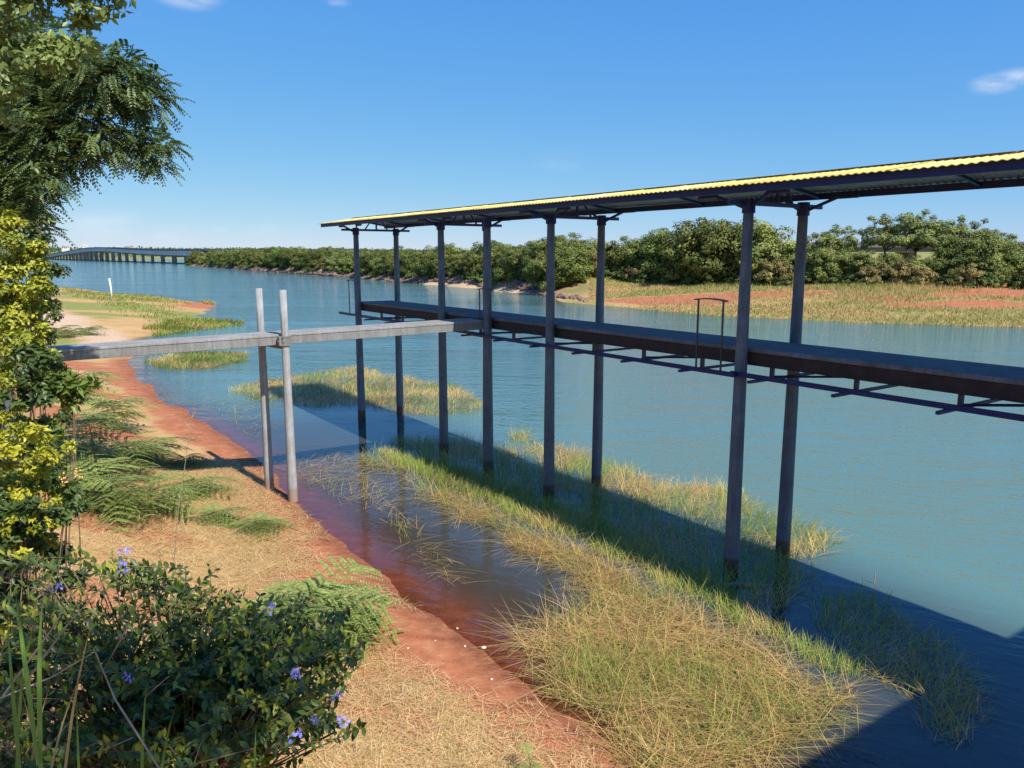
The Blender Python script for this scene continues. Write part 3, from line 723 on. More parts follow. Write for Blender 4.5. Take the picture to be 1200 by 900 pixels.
# distant woodland on the far shore, one mass
rng = np.random.default_rng(5); n = 26000
xx = rng.uniform(-1500, 900, n); yy = 1500+rng.uniform(0, 1, n)**.7*1100+np.maximum(0, xx+900)*.55
zz = terrain(xx, yy)[0]; ok = zz > 1.5; xx, yy, zz = xx[ok], yy[ok], zz[ok]; n = len(xx)
hh = 3+5*np.clip(wob(xx, yy, .02, 9)+.3, 0, 1)
P = np.stack([xx, yy, zz+hh*rng.uniform(.1, 1, n)], 1); Nr = rand_dirs(n, rng)*.7+[0, -.4, .6]; Nr /= np.linalg.norm(Nr, axis=1, keepdims=True)
mv = rng.uniform(0, 1, (n, 1)); v, f, c = leaf_quads(P, Nr, rng.uniform(4, 8, n), .8, np.array([.04, .06, .025])*(1-mv)+np.array([.10, .125, .05])*mv)
tag(obj('distant_woodland', mesh_np('distant_woodland', v, f, 3, M['far_leaf'], False, c)), 'hazy woodland on the far shore beyond the bridge', 'woodland', kind='stuff')

# ------------------------------------------------------------------ riprap rocks (far, uncountable)
rng = np.random.default_rng(9); V = []; Fc = []
bm = bmesh.new(); bmesh.ops.create_icosphere(bm, subdivisions=1, radius=1); iv = np.array([v.co[:] for v in bm.verts]); ifc = np.array([[q.index for q in f_.verts] for f_ in bm.faces]); bm.free()
i = 0
while i < 4200:
    px = rng.uniform(232, 690); q = back(px, rng.uniform(-.5, 6.5)); dist = q.length
    if rng.uniform() > min(1, 200/dist): continue
    if px > 490 and (q-shore_at(px)).length < 2.2: continue
    if px > 590 and rng.uniform() < (px-590)/100: continue
    s = rng.uniform(.18, .5)*(1+.9*(dist > 220)); vv = iv*(1+.25*rng.normal(size=(len(iv), 1)))*[s, s*rng.uniform(.7, 1.2), s*rng.uniform(.5, .9)]
    Fc.append(ifc+len(V)*len(iv)); V.append(vv+[q.x, q.y, Z1(q.x, q.y)+s*.2]); i += 1
tag(obj('riprap_rocks', mesh_np('riprap_rocks', np.concatenate(V), np.concatenate(Fc), 3, M['rock'])), 'brown riprap rocks along the shore below the row of trees', 'rocks', kind='stuff')

# ------------------------------------------------------------------ grass
def blades(P, az, lean, length, width, cols, droop=.5, seg=3):
    """curved tapering blades; lean 0 = upright, pi/2 = flat"""
    n = len(P); hd = np.stack([np.cos(az), np.sin(az), np.zeros(n)], 1); sd = np.stack([-np.sin(az), np.cos(az), np.zeros(n)], 1)
    pts = [P]; p = P.copy()
    for i in range(seg):
        th = lean+droop*(i+.5)/seg
        p = p+(hd*np.sin(th)[:, None]+np.array([0, 0, 1])*np.cos(th)[:, None])*(length/seg)[:, None]; pts.append(p)
    vs = []
    for i, q in enumerate(pts[:-1]):
        wv = (width*(1-.28*i/seg*1.5))[:, None]*sd*.5; vs += [q-wv, q+wv]
    vs.append(pts[-1]); nv = len(vs); V = np.stack(vs, 1).reshape(-1, 3); b = np.arange(n)[:, None]*nv; fs = []
    for i in range(seg-1): fs += [b+[2*i, 2*i+1, 2*i+3], b+[2*i, 2*i+3, 2*i+2]]
    fs.append(b+[2*seg-2, 2*seg-1, 2*seg])
    return V, np.concatenate(fs, 1).reshape(-1, 3), np.repeat(cols, nv, 0)
def in_poly(x, y, poly): return sdist(x, y, poly) > 0
def scatter(poly, dens, rng):
    P = np.array(poly); lo, hi = P.min(0), P.max(0); n = int((hi-lo).prod()*dens)
    x = rng.uniform(lo[0], hi[0], n); y = rng.uniform(lo[1], hi[1], n); d = sdist(x, y, poly); k = d > 0
    return x[k], y[k], d[k]
STRAW = np.array([.80, .57, .23]); STRAW2 = np.array([.40, .25, .085]); GREEN = np.array([.17, .25, .04]); GREEN2 = np.array([.37, .42, .09])
def pick(fr, rng, A=(STRAW, STRAW2), B=(GREEN, GREEN2)):
    n = len(fr); q = rng.uniform(0, 1, (n, 1)); q2 = rng.uniform(0, 1, (n, 1))
    a = A[0]*q+A[1]*(1-q); b = B[0]*q2+B[1]*(1-q2); return np.where((rng.uniform(0, 1, n) < fr)[:, None], b, a)*rng.uniform(.75, 1.2, (n, 1))
def grass_patch(name, pxpoly, dens, lmin, lmax, wd, greenf, label, clump=.0, flat=.5, thr=-.3, wfreq=1.5, seed=1, ax=None, fade=.3, zoff=0, world=None, spread=.9, tone=1.0):
    rng = np.random.default_rng(seed); poly = world or gp(pxpoly)
    x, y, d = scatter(poly, dens, rng)
    k = wob(x*1.0, y, wfreq)+np.minimum(d/fade-1, .8) > thr+rng.uniform(-.25, .25, len(x)); x, y, d = x[k], y[k], d[k]; n = len(x)
    z = np.maximum(terrain(x, y)[0], -.35)-.02+zoff
    gf = np.clip(greenf+.55*wob(x+9, y-4, wfreq*.9), 0.03, .97); isg = rng.uniform(0, 1, n) < gf
    cols = pick(isg*1.0, rng)*tone
    azm = (ax if ax is not None else 0)+rng.normal(0, spread, n)+1.4*wob(x, y+20, 1.2)
    fl = rng.uniform(0, 1, n) < np.where(isg, flat*.25, flat)
    lean = np.where(fl, rng.uniform(1.2, 1.56, n), rng.uniform(.05, .65, n)); ln = rng.uniform(lmin, lmax, n)*np.where(fl, 1.35, 1)
    z = z+np.where(fl, np.minimum(-z, 0.4)*.9+rng.uniform(.0, .13, n)**1.0, np.minimum(np.maximum(-z-.1, 0), .3))
    V, Fx, c = blades(np.stack([x, y, z], 1), azm, lean, ln, rng.uniform(.7, 1.3, n)*wd, cols, np.where(fl, .22, .8))
    o_ = obj(name, mesh_np(name, V, Fx, 3, M['blade'], False, c)); tag(o_, label, 'grass', kind='stuff'); return o_
# long lit strip beside the pier
grass_patch('flooded_grass', [(395, 537), (430, 524), (480, 545), (560, 588), (700, 645), (840, 718), (960, 785), (1052, 812), (1010, 850), (930, 935), (730, 960), (672, 862), (575, 757), (625, 735), (668, 706), (625, 662), (560, 625), (500, 595), (445, 562)],
            430, .3, .9, .0062, .30, 'long tangled strip of yellow-green grass flooded beside the pier', flat=.95, thr=.05, seed=11, ax=None, fade=.35, spread=3.0, wfreq=2.2)
grass_patch('flooded_grass', [(440, 528), (470, 552), (560, 592), (700, 650), (840, 724), (960, 790), (1045, 812), (970, 768), (850, 690), (700, 612), (560, 556)],
            900, .24, .50, .008, .95, 'upright green grass tufts along the shadow edge of the pier', flat=.1, thr=-.7, seed=12, ax=1.0, fade=.25, wfreq=2.4)
grass_patch('flooded_grass', [(430, 515), (560, 512), (690, 560), (820, 612), (930, 655), (1000, 690), (900, 740), (840, 715), (700, 640), (560, 583), (470, 545)],
            360, .25, .65, .0075, .7, 'dark grass standing in water in the shade under the pier', flat=.6, thr=.08, seed=13, wfreq=2.0, ax=1.5, fade=.4)
grass_patch('flooded_grass', [(930, 690), (1060, 700), (1120, 750), (1165, 830), (1200, 900), (1060, 930), (1040, 830), (960, 780), (900, 730)],
            420, .2, .55, .0075, .6, 'sparse dark grass in the shaded shallows by the lower pier shade', flat=.6, thr=.0, seed=14, ax=.6, fade=.4)
grass_patch('flooded_grass', [(585, 512), (615, 505), (720, 545), (790, 568), (860, 572), (900, 600), (965, 622), (1015, 640), (970, 665), (900, 668), (800, 620), (690, 575), (620, 540)],
            330, .25, .65, .009, .5, 'sunlit pale grass along the outer edge of the pier shadow', flat=.4, thr=.05, seed=15, ax=.4, fade=.25)
grass_patch('flooded_grass', [(255, 462), (300, 446), (390, 434), (420, 430), (470, 441), (530, 452), (566, 463), (563, 481), (520, 492), (470, 488), (420, 474), (360, 478), (300, 470)],
            230, .2, .5, .014, .34, 'round grass islet in open water beyond the walkway', flat=.3, thr=-.6, seed=16, ax=.3, fade=.5)
grass_patch('shore_grass', [(168, 424), (220, 412), (290, 414), (288, 424), (240, 434), (190, 434)], 200, .25, .55, .02, .62, 'flat grassy tongue in the water below the walkway', flat=.3, thr=-.9, seed=17, fade=.5)
grass_patch('shore_grass', [(165, 388), (210, 378), (288, 376), (284, 381), (220, 390), (185, 396)], 90, .25, .6, .035, .75, 'green grassy tongue reaching into the lake above the walkway', flat=.3, thr=-.9, seed=18, fade=1.)
grass_patch('shore_grass', [(236, 352), (252, 355), (250, 358), (238, 357)], 60, .2, .5, .05, .3, 'small dry grass tuft at the red tip of the spit', flat=.3, thr=-2, seed=19, fade=1.)
grass_patch('shore_grass', [(66, 336), (130, 344), (190, 347), (240, 356), (215, 368), (240, 372), (180, 385), (120, 372), (66, 352)], 9, .2, .45, .05, .6, 'short green-yellow turf covering the low spit', flat=.3, thr=-.2, seed=20, fade=1.5)
grass_patch('grass_thatch', [(480, 556), (560, 592), (700, 650), (840, 724), (960, 790), (1040, 815), (1000, 850), (925, 930), (740, 960), (690, 872), (600, 768), (650, 730), (668, 706), (625, 662), (560, 625)],
            560, .12, .36, .007, .15, 'low brown thatch of flattened stems beneath the tangled grass strip', flat=1.0, thr=-.25, seed=23, fade=.4, spread=3.0, wfreq=2.6, tone=.72)
# loose stems floating in the shallows
grass_patch('floating_stems', [(300, 545), (390, 530), (470, 580), (560, 690), (640, 770), (600, 760), (480, 650), (400, 590), (345, 575)], 90, .2, .6, .006, .15, 'loose dry stems floating in the reddish shallows', flat=1.0, thr=-.5, seed=21)
grass_patch('floating_stems', [(210, 462), (300, 470), (340, 500), (300, 520), (250, 490)], 25, .2, .5, .009, .2, 'loose dry stems floating by the islet', flat=1.0, thr=-.3, seed=22)

# dry straw lying on the beach
rng = np.random.default_rng(31)
n = 150000; s_ = rng.uniform(-9.5, 13, n); t_ = -5.1-np.abs(rng.normal(0, 1, n))*2.6+rng.uniform(-.2, .5, n)
x = A4.x+U.x*s_+NN.x*t_; y = A4.y+U.y*s_+NN.y*t_
z, da, *_r = terrain(x, y); k = (da > .05) & (da < 9) & (wob(x, y, .8)*-.9+.4*wob(x, y, 2.2)+np.minimum(da*1.0-1.0, .9) > rng.uniform(-.72, .45, n)); x, y, z = x[k], y[k], z[k]; n = len(x)
fl = rng.uniform(0, 1, n) < .93
V, Fx, c = blades(np.stack([x, y, z+rng.uniform(.0, .045, n)], 1), rng.uniform(0, 6.28, n), np.where(fl, rng.uniform(1.2, 1.6, n), rng.uniform(.3, 1, n)), rng.uniform(.08, .34, n)*np.where(fl, 1, .5), rng.uniform(.003, .008, n),
                  pick(np.where(fl, .03, .7), rng, (np.array([.88, .67, .36]), np.array([.50, .32, .13]))), np.full(n, .25), 2)
tag(obj('dry_straw', mesh_np('dry_straw', V, Fx, 3, M['blade'], False, c)), 'dry mown straw lying over the red earth bank', 'straw', kind='stuff')

# tall grass on the far bank
rng = np.random.default_rng(41)
poly = gp([(690, 360), (800, 368), (1000, 380), (1200, 386)])+[(80, 56), (120, 80), (85, 100)]+[tuple(back(px, 40)[:2]) for px in (1100, 1000, 900, 800, 690)]
x, y, d = scatter(poly, 34, rng); z, _a, db, *_q = terrain(x, y)
Xs, Ys = x, y
rb2 = np.zeros(len(x))
for (px, py, rx, ry, zz) in [(800, 345, 15, 6, 1.2), (710, 345, 10, 7, 1.2), (640, 343, 8, 8, 1.2), (1130, 358, 6.5, 3.5, .8), (1200, 350, 8, 6, 1)]:
    cpt = g(px, py, zz); rb2 = np.maximum(rb2, np.exp(-(((x-cpt.x)/rx)**2+((y-cpt.y)/ry)**2)))
k = (db > -.8) & (rb2+.25*wob(x*.5, y*1.6, .6) < rng.uniform(.10, .5, len(x))+.7*(rng.uniform(0, 1, len(x)) < .10)); x, y, z, db = x[k], y[k], z[k], db[k]; n = len(x)
fr = np.clip(.45+.6*wob(x, y, .45), .05, .95)
V, Fx, c = blades(np.stack([x, y, np.maximum(z, -.3)], 1), rng.uniform(0, 6.28, n), rng.uniform(.05, .7, n), rng.uniform(.15, .42, n)*(1+1.0*sm(db, 10, 26)*np.clip(.6+wob(x, y, .3), .2, 1.4)), rng.uniform(.03, .07, n),
                  pick(fr, rng, (np.array([.48, .37, .17]), np.array([.38, .27, .12])), (np.array([.20, .23, .06]), np.array([.34, .34, .11]))), np.full(n, .7), 2)
tag(obj('far_bank_grass', mesh_np('far_bank_grass', V, Fx, 3, M['blade'], False, c)), 'tall pale grass covering the far bank below the trees', 'grass', kind='stuff')

# ------------------------------------------------------------------ small things on the ground
pg = g(130.5, 344, 1.2); pz = Z1(pg.x, pg.y)
b = MB(); b.tube([(0, 0, -.4), (.0, 0, 1.2), (-.10, 0, 2.35)], [.11, .10, .10], 10)
tag(b.build('marker_post', M['white_post'], None, True, loc=(pg.x, pg.y, pz)), 'white wooden marker post leaning slightly on the grassy spit', 'post')
def stone(px, py, r, label):
    p_ = hit(px, py); rr = np.random.default_rng(int(px)); vv = iv*(1+.18*rr.normal(size=(12, 1)))*[r, r*.8, r*.6]
    o_ = obj('stone', mesh_np('stone', vv, ifc, 3, M['stone'], True), None, (p_.x, p_.y, p_.z+r*.25)); tag(o_, label, 'stone', 'small stones on the straw bank')
for px, py, r in [(536, 738, .045), (567, 760, .07), (510, 752, .03), (639, 740, .06), (545, 758, .04), (478, 760, .03), (576, 797, .045)]:
    stone(px, py, r*.62, 'small pale stone on the dry straw by the flooded grass')
p_ = g(868, 687); b = MB(); b.tube([(-.42, 0, .0), (-.1, .03, .02), (.3, -.02, .01), (.55, .05, -.01)], [.02, .045, .04, .015], 8)
o_ = b.build('driftwood', M['dead'], None, True, loc=(p_.x, p_.y, .005)); tag(o_, 'short weathered log floating between two shaded poles', 'log')
p_ = g(1024, 684); b = MB(); b.tube([(0, 0, -.5), (.01, 0, .22)], [.01, .008], 6)
tag(b.build('stake', M['dead'], None, loc=(p_.x, p_.y, 0)), 'thin dry stake sticking out of the water past the pale grass', 'stake')

# ------------------------------------------------------------------ big trees on the left bank
def px_clusters(lst, Y0):
    out = []
    for (px, py, rp, dy) in lst:
        c = aty(px, py, Y0+dy); out.append((c, rp*(Y0+dy)/F))
    return out
def cluster_leaves(cl, per_m3, lsize, asp, cA, cB, seed, up=.5, shell=.35, spray=0):
    rng = np.random.default_rng(seed); PP = []; NR = []; CC = []
    for c, r in cl:
        nsub = max(3, int(9*(r/.5)**1.5)); n = int(per_m3*r**2.2); sub = rand_dirs(nsub, rng)*rng.uniform(.25, .9, (nsub, 1))*r; si = rng.integers(0, nsub, n)
        dd = rand_dirs(n, rng); q = sub[si]+dd*(rng.uniform(shell, 1, (n, 1)))*r*.42*[1.15, 1.15, .7]
        PP.append(np.array(c)+q); nr = dd*.5+sub[si]/r*.4+[0, 0, up]+.5*rand_dirs(n, rng); NR.append(nr/np.linalg.norm(nr, axis=1, keepdims=True))
        mv = np.clip(rng.uniform(0, .6, nsub)[si]+rng.uniform(0, .5, n), 0, 1)[:, None]; CC.append(np.array(cA)*(1-mv)+np.array(cB)*mv)
    P = np.concatenate(PP); Nr = np.concatenate(NR); Cc = np.concatenate(CC); n = len(P)
    return leaf_quads(P, Nr, rng.uniform(.7, 1.35, n)*lsize, asp, Cc)
def pinnate(cl, per, rng, length, npair, lw, ll, cA, cB):
    """drooping feathery compound leaves round cluster centres"""
    C = []; T = []; Nn = []; S = []; K = []
    for c, r in cl:
        n = int(per*(r/.4)**2)
        for _ in range(n):
            d = rand_dirs(1, rng)[0]; p = np.array(c)+d*r*rng.uniform(.35, 1.0)*[1, 1, .8]
            ax = d*[1, 1, .4]+.6*rand_dirs(1, rng)[0]+[0, 0, -.15]; ax /= np.linalg.norm(ax)
            up = np.array([0, 0, 1.0]); sdv = np.cross(ax, up); sdv /= np.linalg.norm(sdv)+1e-9; nr = np.cross(sdv, ax)
            L = length*rng.uniform(.7, 1.3); mv = rng.uniform(); col = np.array(cA)*(1-mv)+np.array(cB)*mv
            for i in range(npair):
                q = (i+.5)/npair; pp = p+ax*L*q+np.array([0, 0, -1])*L*.35*q*q
                for sg in (1, -1):
                    t_ = sdv*sg*.85+ax*.5+np.array([0, 0, -.25]); C.append(pp); T.append(t_/np.linalg.norm(t_)); Nn.append(nr); S.append(ll*(1-.5*abs(q-.45))*rng.uniform(.8, 1.15)); K.append(col*rng.uniform(.85, 1.15))
    return leaf_dir(np.array(C), np.array(T), np.array(Nn), np.array(S), lw, np.array(K))
def limbs(name, base, fork, targets, r0, parent, loc, mat, rng):
    b = MB(); base = Vector(base); fork = Vector(fork)
    mid = base.lerp(fork, .5)+Vector((rng.uniform(-.15, .15), rng.uniform(-.1, .1), 0))
    b.tube([base-loc, mid-loc, fork-loc], [r0*1.25, r0, r0*.8], 10)
    tk = b.build('trunk', mat, parent, True)
    for tg in targets:
        tg = fork.lerp(Vector(tg), .8); m1 = fork.lerp(tg, .45)+Vector((rng.uniform(-.3, .3), rng.uniform(-.3, .3), rng.uniform(.1, .5)))
        b = MB(); b.tube([fork-loc-Vector((0, 0, .1)), m1-loc, tg-loc], [r0*.5, r0*.25, r0*.05], 7, False)
        for _ in range(3):
            e = tg+Vector((rng.uniform(-.5, .1), rng.uniform(-.3, .3), rng.uniform(-.3, .2))); b.tube([m1.lerp(tg, rng.uniform(.3, .9))-loc, e-loc], [r0*.09, r0*.03], 5, False)
        b.build('limb', mat, tk, True)
prng = random.Random(3)
# feathery-leaved tree
cl = px_clusters([(128, 92, 48, 0), (165, 112, 34, .3), (150, 82, 24, .2), (186, 168, 20, .2), (182, 190, 17, .3), (165, 165, 24, .2), (120, 160, 38, 0), (70, 150, 55, .2), (50, 205, 30, -.2), (88, 186, 20, 0), (20, 190, 50, .3), (20, 120, 60, .5), (90, 90, 45, .4), (34, 240, 24, 0), (44, 268, 18, .1), (20, 225, 32, .4),
                  (-40, 160, 80, .5), (-60, 60, 90, .6), (-40, 240, 60, .6), (-120, 120, 110, 1), (40, 60, 60, 1), (-10, 60, 70, 1)], 11.5)
base = Vector((-11.2, 12.4, 0)); base.z = Z1(base.x, base.y)-.2
tr = empty('feathery_leaved_tree', base); tag(tr, 'tall dark tree with fine feathery leaves and drooping branch tips over the lake bank', 'tree')
tg = [cl[i_][0] for i_ in (0, 6, 7, 10, 11, 12, 16)]; limbs('t', base, base+Vector((.5, -.3, 3.2)), tg, .2, tr, base, M['bark'], prng)
v, f, c = pinnate(cl, 110, np.random.default_rng(51), .26, 8, .42, .085, (.050, .092, .034), (.18, .235, .078))
v2, f2, c2 = cluster_leaves([(c_, r_*.8) for c_, r_ in cl], 1300, .10, .45, (.042, .08, .03), (.15, .20, .062), 52)
V = np.concatenate([v, v2])-np.array(base); me = mesh_np('crown', V, np.concatenate([f, f2+len(v)]), 3, M['leaf'], False, np.concatenate([c, c2]))
obj('crown', me, tr)
# broad-leaved tree nearer the camera
cl = px_clusters([(20, 20, 60, 0), (50, 55, 42, 0), (85, 25, 38, .1), (118, 8, 26, 0), (70, 75, 26, -.1), (95, 50, 18, 0), (15, 85, 40, .1), (-40, 50, 80, .2), (-60, -40, 90, .3), (60, -40, 70, .2), (120, -30, 40, .1), (-20, 120, 45, .4)], 7.5)
base = Vector((-8.6, 7.2, 0)); base.z = Z1(base.x, base.y)-.2
tr = empty('broad_leaved_tree', base); tag(tr, 'broad-leaved green tree whose branch hangs in front of the feathery tree', 'tree')
limbs('t', base, base+Vector((.6, 0, 3.4)), [c for c, r in cl[::2]], .16, tr, base, M['bark'], prng)
v, f, c = cluster_leaves(cl, 3000, .085, .55, (.08, .125, .032), (.26, .32, .09), 53, .3, .2)
obj('crown', mesh_np('crown', v-np.array(base), f, 3, M['leaf'], False, c), tr)

# ------------------------------------------------------------------ shrubs on the left
def shrub(name, label, cl, per, ls, asp, cA, cB, seed, base, nst=7, up=.5, group=None):
    base = Vector(base); e = empty(name, base); tag(e, label, 'shrub', group)
    r_ = random.Random(seed)
    for i in range(nst):
        c, rr = cl[i % len(cl)]; b = MB(); tgt = Vector(c)+Vector((r_.uniform(-.1, .1), r_.uniform(-.1, .1), r_.uniform(-.1, .2)))
        m1 = base.lerp(tgt, .5)+Vector((r_.uniform(-.12, .12), r_.uniform(-.12, .12), .1)); b.tube([Vector((r_.uniform(-.1, .1), r_.uniform(-.1, .1), -.2)), m1-base, tgt-base], [.010, .006, .002], 6, False)
        b.build('stem', M['twig'], e, True)
    v, f, c = cluster_leaves(cl, per*3.6, ls, asp, cA, cB, seed, up, .15)
    fo = obj('foliage', mesh_np('foliage', v-np.array(base), f, 3, M['leaf'], False, c), e); return e, fo
def fill_px(x0, x1, y0, y1, n, r0, r1, seed, edge=None):
    r_ = random.Random(seed); out = []
    while len(out) < n:
        x, y = r_.uniform(x0, x1), r_.uniform(y0, y1)
        if edge and x > np.interp(y, *edge): continue
        out.append((x, y, r_.uniform(r0, r1), r_.uniform(-.25, .35)))
    return out
EDGE = ([250, 280, 310, 345, 380, 400, 420, 440, 470, 500, 520, 560, 600, 640], [30, 44, 52, 50, 40, 52, 62, 40, 34, 30, 74, 66, 78, 60])
GA, GB = (.30, .27, .015), (.48, .47, .045)
def gz(v): return (v[0], v[1], Z1(v[0], v[1])-.1)
cl = px_clusters([(10, 275, 32, 0), (28, 300, 26, 0), (18, 325, 34, .1), (42, 330, 20, .1), (8, 365, 40, 0), (36, 365, 24, .1), (-30, 300, 50, .2), (-40, 370, 60, .2), (48, 300, 12, .1), (20, 255, 16, 0)]+fill_px(-40, 60, 255, 400, 26, 12, 22, 1, EDGE), 7.0)
e, _ = shrub('golden_shrub', 'tall golden-leaved shrub below the feathery tree', cl, 5200, .045, .5, (.11, .15, .02), GB, 61, gz(aty(-20, 500, 7.0)), 8)
cl = px_clusters([(45, 285, 20, 0), (52, 340, 20, 0), (50, 370, 22, .1), (30, 345, 30, .3), (15, 400, 40, .3), (40, 260, 20, .3), (55, 315, 14, 0)]+[(a, b, 30, .5) for a in (-30, 10, 38) for b in (270, 310, 350, 390, 430)], 7.6)
shrub('small_leaved_shrub', 'dark green small-leaved shrub crowding behind the tall golden shrub', cl, 4200, .05, .5, (.035, .06, .015), (.13, .17, .035), 62, gz(aty(10, 500, 7.7)), 6)
cl = px_clusters([(8, 410, 34, 0), (35, 400, 18, 0), (45, 418, 13, 0), (20, 440, 30, .1), (0, 480, 30, 0), (28, 470, 16, .1), (-40, 440, 60, .2)]+fill_px(-30, 70, 385, 500, 20, 10, 18, 2, EDGE), 6.0)
shrub('golden_shrub', 'bright golden shrub at the bank end of the walkway', cl, 6000, .042, .5, (.13, .17, .02), GB, 63, gz(aty(-10, 560, 6.0)), 7)
cl = px_clusters([(20, 520, 32, 0), (60, 530, 25, -.1), (80, 522, 12, -.1), (35, 560, 34, 0), (15, 590, 40, 0), (60, 580, 26, .1), (-40, 560, 60, .1), (40, 620, 28, .1), (10, 500, 20, 0)]+fill_px(-30, 90, 505, 645, 26, 9, 18, 3, EDGE), 4.8)
shrub('golden_shrub', 'low golden shrub with orange berries under the walkway end', cl, 7500, .040, .5, (.14, .18, .02), (.54, .50, .04), 64, gz(aty(10, 680, 4.8)), 8)
cl2 = px_clusters([(10, 640, 40, .2), (50, 650, 35, .3), (20, 690, 40, .2), (-20, 740, 60, .2), (40, 610, 20, .2), (90, 600, 18, .3), (30, 440, 18, 2.5), (70, 455, 22, 2.5), (60, 490, 20, 2.3)]+fill_px(-30, 95, 560, 760, 26, 16, 28, 4)+[(a, b, 26, .9) for a in (-10, 25, 55) for b in (420, 470, 520, 570)], 4.8)
shrub('green_shrub', 'dark green broad-leaved shrub between the golden shrub and the flowering bush', cl2, 4200, .055, .5, (.03, .055, .015), (.11, .16, .035), 65, gz(aty(10, 760, 4.9)), 7)
# orange berry clusters hang in the low golden shrub
brng = random.Random(8)
for px, py in [(81, 573), (66, 600), (92, 555), (50, 610), (74, 560)]:
    c = aty(px, py, 4.75 if py > 450 else 5.9); b = MB()
    for _ in range(9):
        q = Vector((brng.uniform(-.02, .02), brng.uniform(-.02, .02), brng.uniform(-.045, .045)))
        b.tube([q+Vector((0, 0, -.006)), q, q+Vector((0, 0, .006))], [.003, .007, .003], 6)
    ob = b.build('berry_cluster', M['berry'], e, loc=Vector(c)-e.location)

# broad-leaf saplings near the walkway foot
cl = px_clusters([(60, 435, 14, 0), (80, 440, 16, 0), (55, 460, 18, 0), (75, 470, 16, .1), (95, 455, 14, .1), (65, 500, 16, 0)], 6.6)
shrub('sapling', 'leafy green sapling in front of the walkway end', cl, 3400, .10, .35, (.06, .11, .02), (.20, .27, .05), 66, gz(aty(58, 560, 6.6)), 5, .2)

# ------------------------------------------------------------------ feathery seedlings (bipinnate fronds)
def frond_mesh(seed, L=.34, npair=9, pl=.17):
    rng = np.random.default_rng(seed); C = []; T = []; Nn = []; S = []; K = []
    rach = []
    for i in range(npair+1):
        q = i/npair; rach.append(np.array([L*q, 0, .10*math.sin(q*2.2)*L-.30*L*q*q]))
    for i in range(1, npair+1):
        q = i/npair; ln = pl*(.55+.6*math.sin(q*2.6+.2))*rng.uniform(.9, 1.1)
        for sg in (1, -1):
            d = np.array([.55, sg*.83, -.12]); d /= np.linalg.norm(d); nl = 15
            for j in range(nl):
                r = (j+.5)/nl; p = rach[i]+d*ln*r+np.array([0, 0, -.25*ln*r*r])
                for s2 in (1, -1):
                    e_ = np.array([d[0]*.5-s2*d[1]*.85, d[1]*.5+s2*d[0]*.85, -.1]); C.append(p); T.append(e_/np.linalg.norm(e_)); Nn.append([0, 0, 1.0]); S.append(.023*(1.15-.5*r)); m_ = rng.uniform(0, 1); K.append(np.array([.15, .21, .045])*(1-m_)+np.array([.36, .43, .12])*m_)
    v, f, c = leaf_dir(np.array(C), np.array(T), np.array(Nn), np.array(S), .72, np.array(K))
    b = MB(); b.tube([tuple(p) for p in rach], [.004*(1-.7*i/npair) for i in range(npair+1)], 4, False)
    for i in range(1, npair+1):
        q = i/npair; ln = pl*(.55+.6*math.sin(q*2.6+.2))
        for sg in (1, -1): d = Vector((.55, sg*.83, -.12)).normalized(); b.tube([rach[i], Vector(rach[i])+d*ln*.5+Vector((0, 0, -.06*ln)), Vector(rach[i])+d*ln+Vector((0, 0, -.25*ln))], [.0016, .0012, .0008], 3, False)
    bv = np.array([tuple(q) for q in b.v]); bf = np.array([t3 for q in b.f for t3 in ((q[0], q[1], q[2]), (q[0], q[2], q[3]))])
    return mesh_np('frond', np.concatenate([v, bv]), np.concatenate([f, bf+len(v)]), 3, M['leaf'], False, np.concatenate([c, np.tile([[.16, .15, .05]], (len(bv), 1))]))
FR = [frond_mesh(70+i, L, np_, pl) for i, (L, np_, pl) in enumerate([(.36, 5, .19), (.46, 6, .22), (.30, 5, .16)])]
frng = random.Random(12)
def seedling(px, py, nfr, sc, hgt, label, Y=None, group=None):
    p_ = hit(px, py) if Y is None else Vector((aty(px, py, Y).x, Y, Z1(aty(px, py, Y).x, Y)))
    e = empty('feathery_seedling', p_); tag(e, label, 'plant', group)
    b = MB(); tp = Vector((frng.uniform(-.1, .1), frng.uniform(-.1, .1), hgt)); b.tube([(0, 0, -.1), tp*.5+Vector((.02, 0, 0)), tp], [.012, .009, .004], 6, False); b.build('stem', M['twig'], e, True)
    nfr = int(nfr*1.6); sc *= 1.12
    for i in range(nfr):
        q = .3+.7*(i+.5)/nfr; o_ = obj('frond', FR[i % 3], e, tp*q); a = i*2.4+frng.uniform(-.3, .3)
        o_.rotation_euler = (frng.uniform(-.25, .25), -.30+.60*(1-q)+frng.uniform(-.22, .22), a); s_ = sc*frng.uniform(.8, 1.2); o_.scale = (s_, s_, s_)
